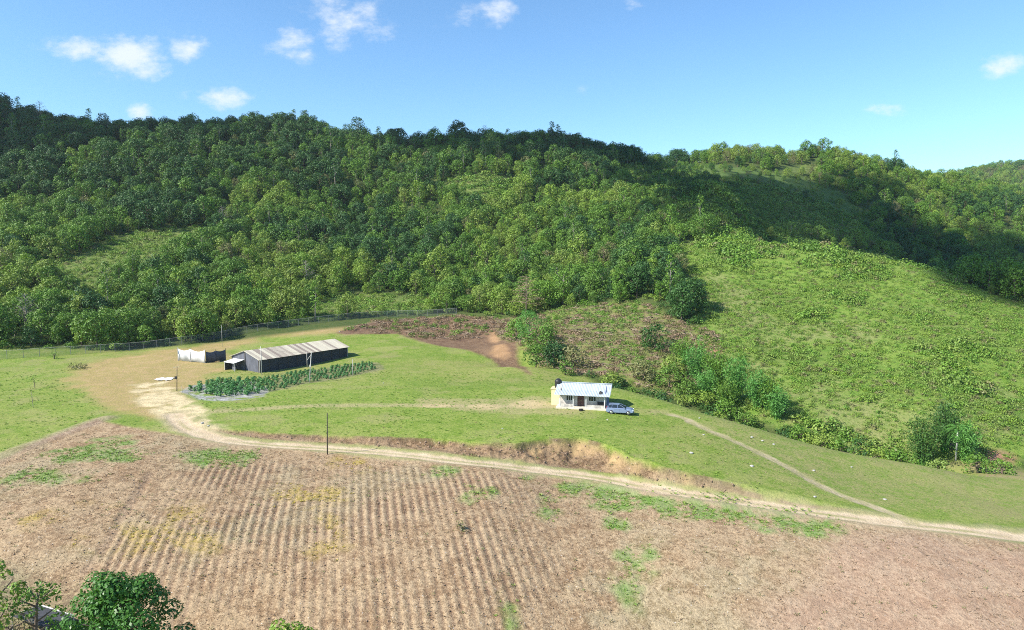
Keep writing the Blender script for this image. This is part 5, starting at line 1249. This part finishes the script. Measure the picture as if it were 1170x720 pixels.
# --- rocks
rocks = [(799, 478, .5, 'pale rock above the start of the footpath'), (859, 500, .75, 'pale rock right of the footpath, highest of the group'), (871, 504, .6, 'flat pale rock among the group right of the footpath'),
         (884, 508, .6, 'lowest pale rock of the group right of the footpath'), (790, 518, .8, 'pale rock in the green triangle, nearest the bank'), (859, 533, .8, 'grey rock in the green triangle beside the footpath bend'),
         (930, 538, .6, 'long pale rock just right of the lower footpath'), (931, 568, .6, 'pale rock close above the dirt road'), (973, 534, .5, 'small white rock in the right meadow'),
         (1011, 571, .55, 'white rock in the right meadow near the road fork'), (804, 497, .45, 'small pale rock between footpath and bank'), (231, 484, .8, 'pale rubble stone inside the bend of the road'),
         (238, 487, .6, 'smaller rubble stone inside the bend of the road'), (262, 508, .5, 'white stone on the field edge below the road bend'), (574, 490, .4, 'small white stone on the meadow left of the house'),
         (694, 480, .5, 'white stone on the grass in front of the car'), (645, 370, 1.3, 'large pale grey rock on the cleared slope'), (634, 374, .9, 'smaller grey rock beside the large one on the cleared slope'),
         (438, 438, .5, 'white stone lying on the meadow right of the crop plot'), (388, 379, .8, 'pale rubble behind the far end of the shed'), (424, 379, .6, 'pale rubble stone on the grass near the soil strip')]
import bmesh
for i, (px, py, s_, lb) in enumerate(rocks):
    r = np.random.default_rng(400 + i); bm = bmesh.new(); bmesh.ops.create_icosphere(bm, subdivisions=2, radius=.5)
    for v in bm.verts:
        f = 1 + .35 * (vnoise(np.array([v.co.x * 3 + i]), np.array([v.co.y * 3 + v.co.z * 2]), 1.0, i)[0] - .5) + r.normal() * .05; v.co *= f
    me = bpy.data.meshes.new('rock'); bm.to_mesh(me); bm.free(); me.materials.append(M['stone'])
    X_, Y_, Z_ = P(px, py); o = link('rock', me, None, (X_, Y_, Z_ + s_ * .08), (0, 0, r.uniform(0, 6))); o.scale = (s_ * .6 * r.uniform(1, 1.5), s_ * .6, s_ * .35); tag(o, lb, 'rock', 'pale rocks and stones')
# white sheet lying on the yard
X_, Y_, Z_ = P(188, 433.5); b = MB(); n_ = 10; vs = []
for j in range(5):
    for i in range(n_ + 1):
        xx = -1.6 + 3.2 * i / n_ + .15 * math.sin(j * 2); y2 = -1.2 + 2.4 * j / 4 + .2 * math.sin(i * 1.3); vs.append((xx, y2, gz(X_ + xx, Y_ + y2) - Z_ + .1 + .05 * math.sin(i * 2.2 + j)))
so_ = b.add(vs, [(j * (n_ + 1) + i, j * (n_ + 1) + i + 1, (j + 1) * (n_ + 1) + i + 1, (j + 1) * (n_ + 1) + i) for j in range(4) for i in range(n_)]).build('ground_sheet', M['cloth'], loc=(X_, Y_, Z_)); md = so_.modifiers.new('thick', 'SOLIDIFY'); md.thickness = .03
tag(so_, 'white sheet lying flat on the dirt yard near the screens', 'sheet')

# --- net shelter in the bottom left corner
def at(px, Y, z=None):
    dep = Y * math.cos(TH) + (CAMZ - (z if z is not None else -7)) * math.sin(TH); return (px - 585) / FPX * dep
sh_pts = []
def at_z(px, py, z): a, b_ = ray(px, py); Y = (z - CAMZ) / b_; return np.array([a * Y, Y, z])
A = at_z(46, 692, -4.6); B = at_z(84, 704, -4.6); C = at_z(14, 704, -4.6)
Dq = B + (C - A); root = empty('net_shelter', (A[0], A[1], gz(A[0], A[1]))); tag(root, 'low dark net shelter with a white front pipe in the bottom left corner', 'shelter')
O = np.array(root.location)
MB().add([A - O, B - O, Dq - O, C - O, A - O - (0, 0, .03), B - O - (0, 0, .03), Dq - O - (0, 0, .03), C - O - (0, 0, .03)], [(0, 3, 2, 1), (4, 5, 6, 7), (0, 1, 5, 4), (1, 2, 6, 5), (2, 3, 7, 6), (3, 0, 4, 7)]).build('net_roof', M['net'], root)
MB().tube([A - O + (0, 0, .06), B - O + (0, 0, .06)], .05, 6).build('edge_pipe', M['frame'], root); MB().tube([A - O + (0, 0, .06), C - O + (0, 0, .06)], .035, 6).build('edge_pipe', M['palepole'], root)
for q in (A, B, C, Dq): MB().tube([(q[0] - O[0], q[1] - O[1], gz(q[0], q[1]) - O[2] - .3), q - O], .06, 6).build('post', M['palepole'], root)
q = at_z(54, 712, -5.5); o = MB().tube([(0, 0, gz(q[0], q[1]) + 5.5), (0, 0, .9)], .07, 6).build('fence_post', M['palepole'], loc=tuple(q)); tag(o, 'lone grey post in front of the net shelter', 'post')

#HAZE
hz_m = bpy.data.materials.new('haze'); hz_m.use_nodes = True; t = NT(hz_m.node_tree)
pv = t.n('ShaderNodeVolumePrincipled'); pv.inputs['Color'].default_value = (.80, .90, 1.0, 1); pv.inputs['Density'].default_value = .00007; pv.inputs['Anisotropy'].default_value = .2
oo_ = t.n('ShaderNodeOutputMaterial'); t.put(oo_.inputs['Volume'], pv.outputs[0])
zlo = min(float(zz.min()), float(VV[:, 2].min())) - 1.0
hb = MB().box(-3300, 3300, -3300, 3300, zlo, 175).build('haze', hz_m); tag(hb, kind='stuff')
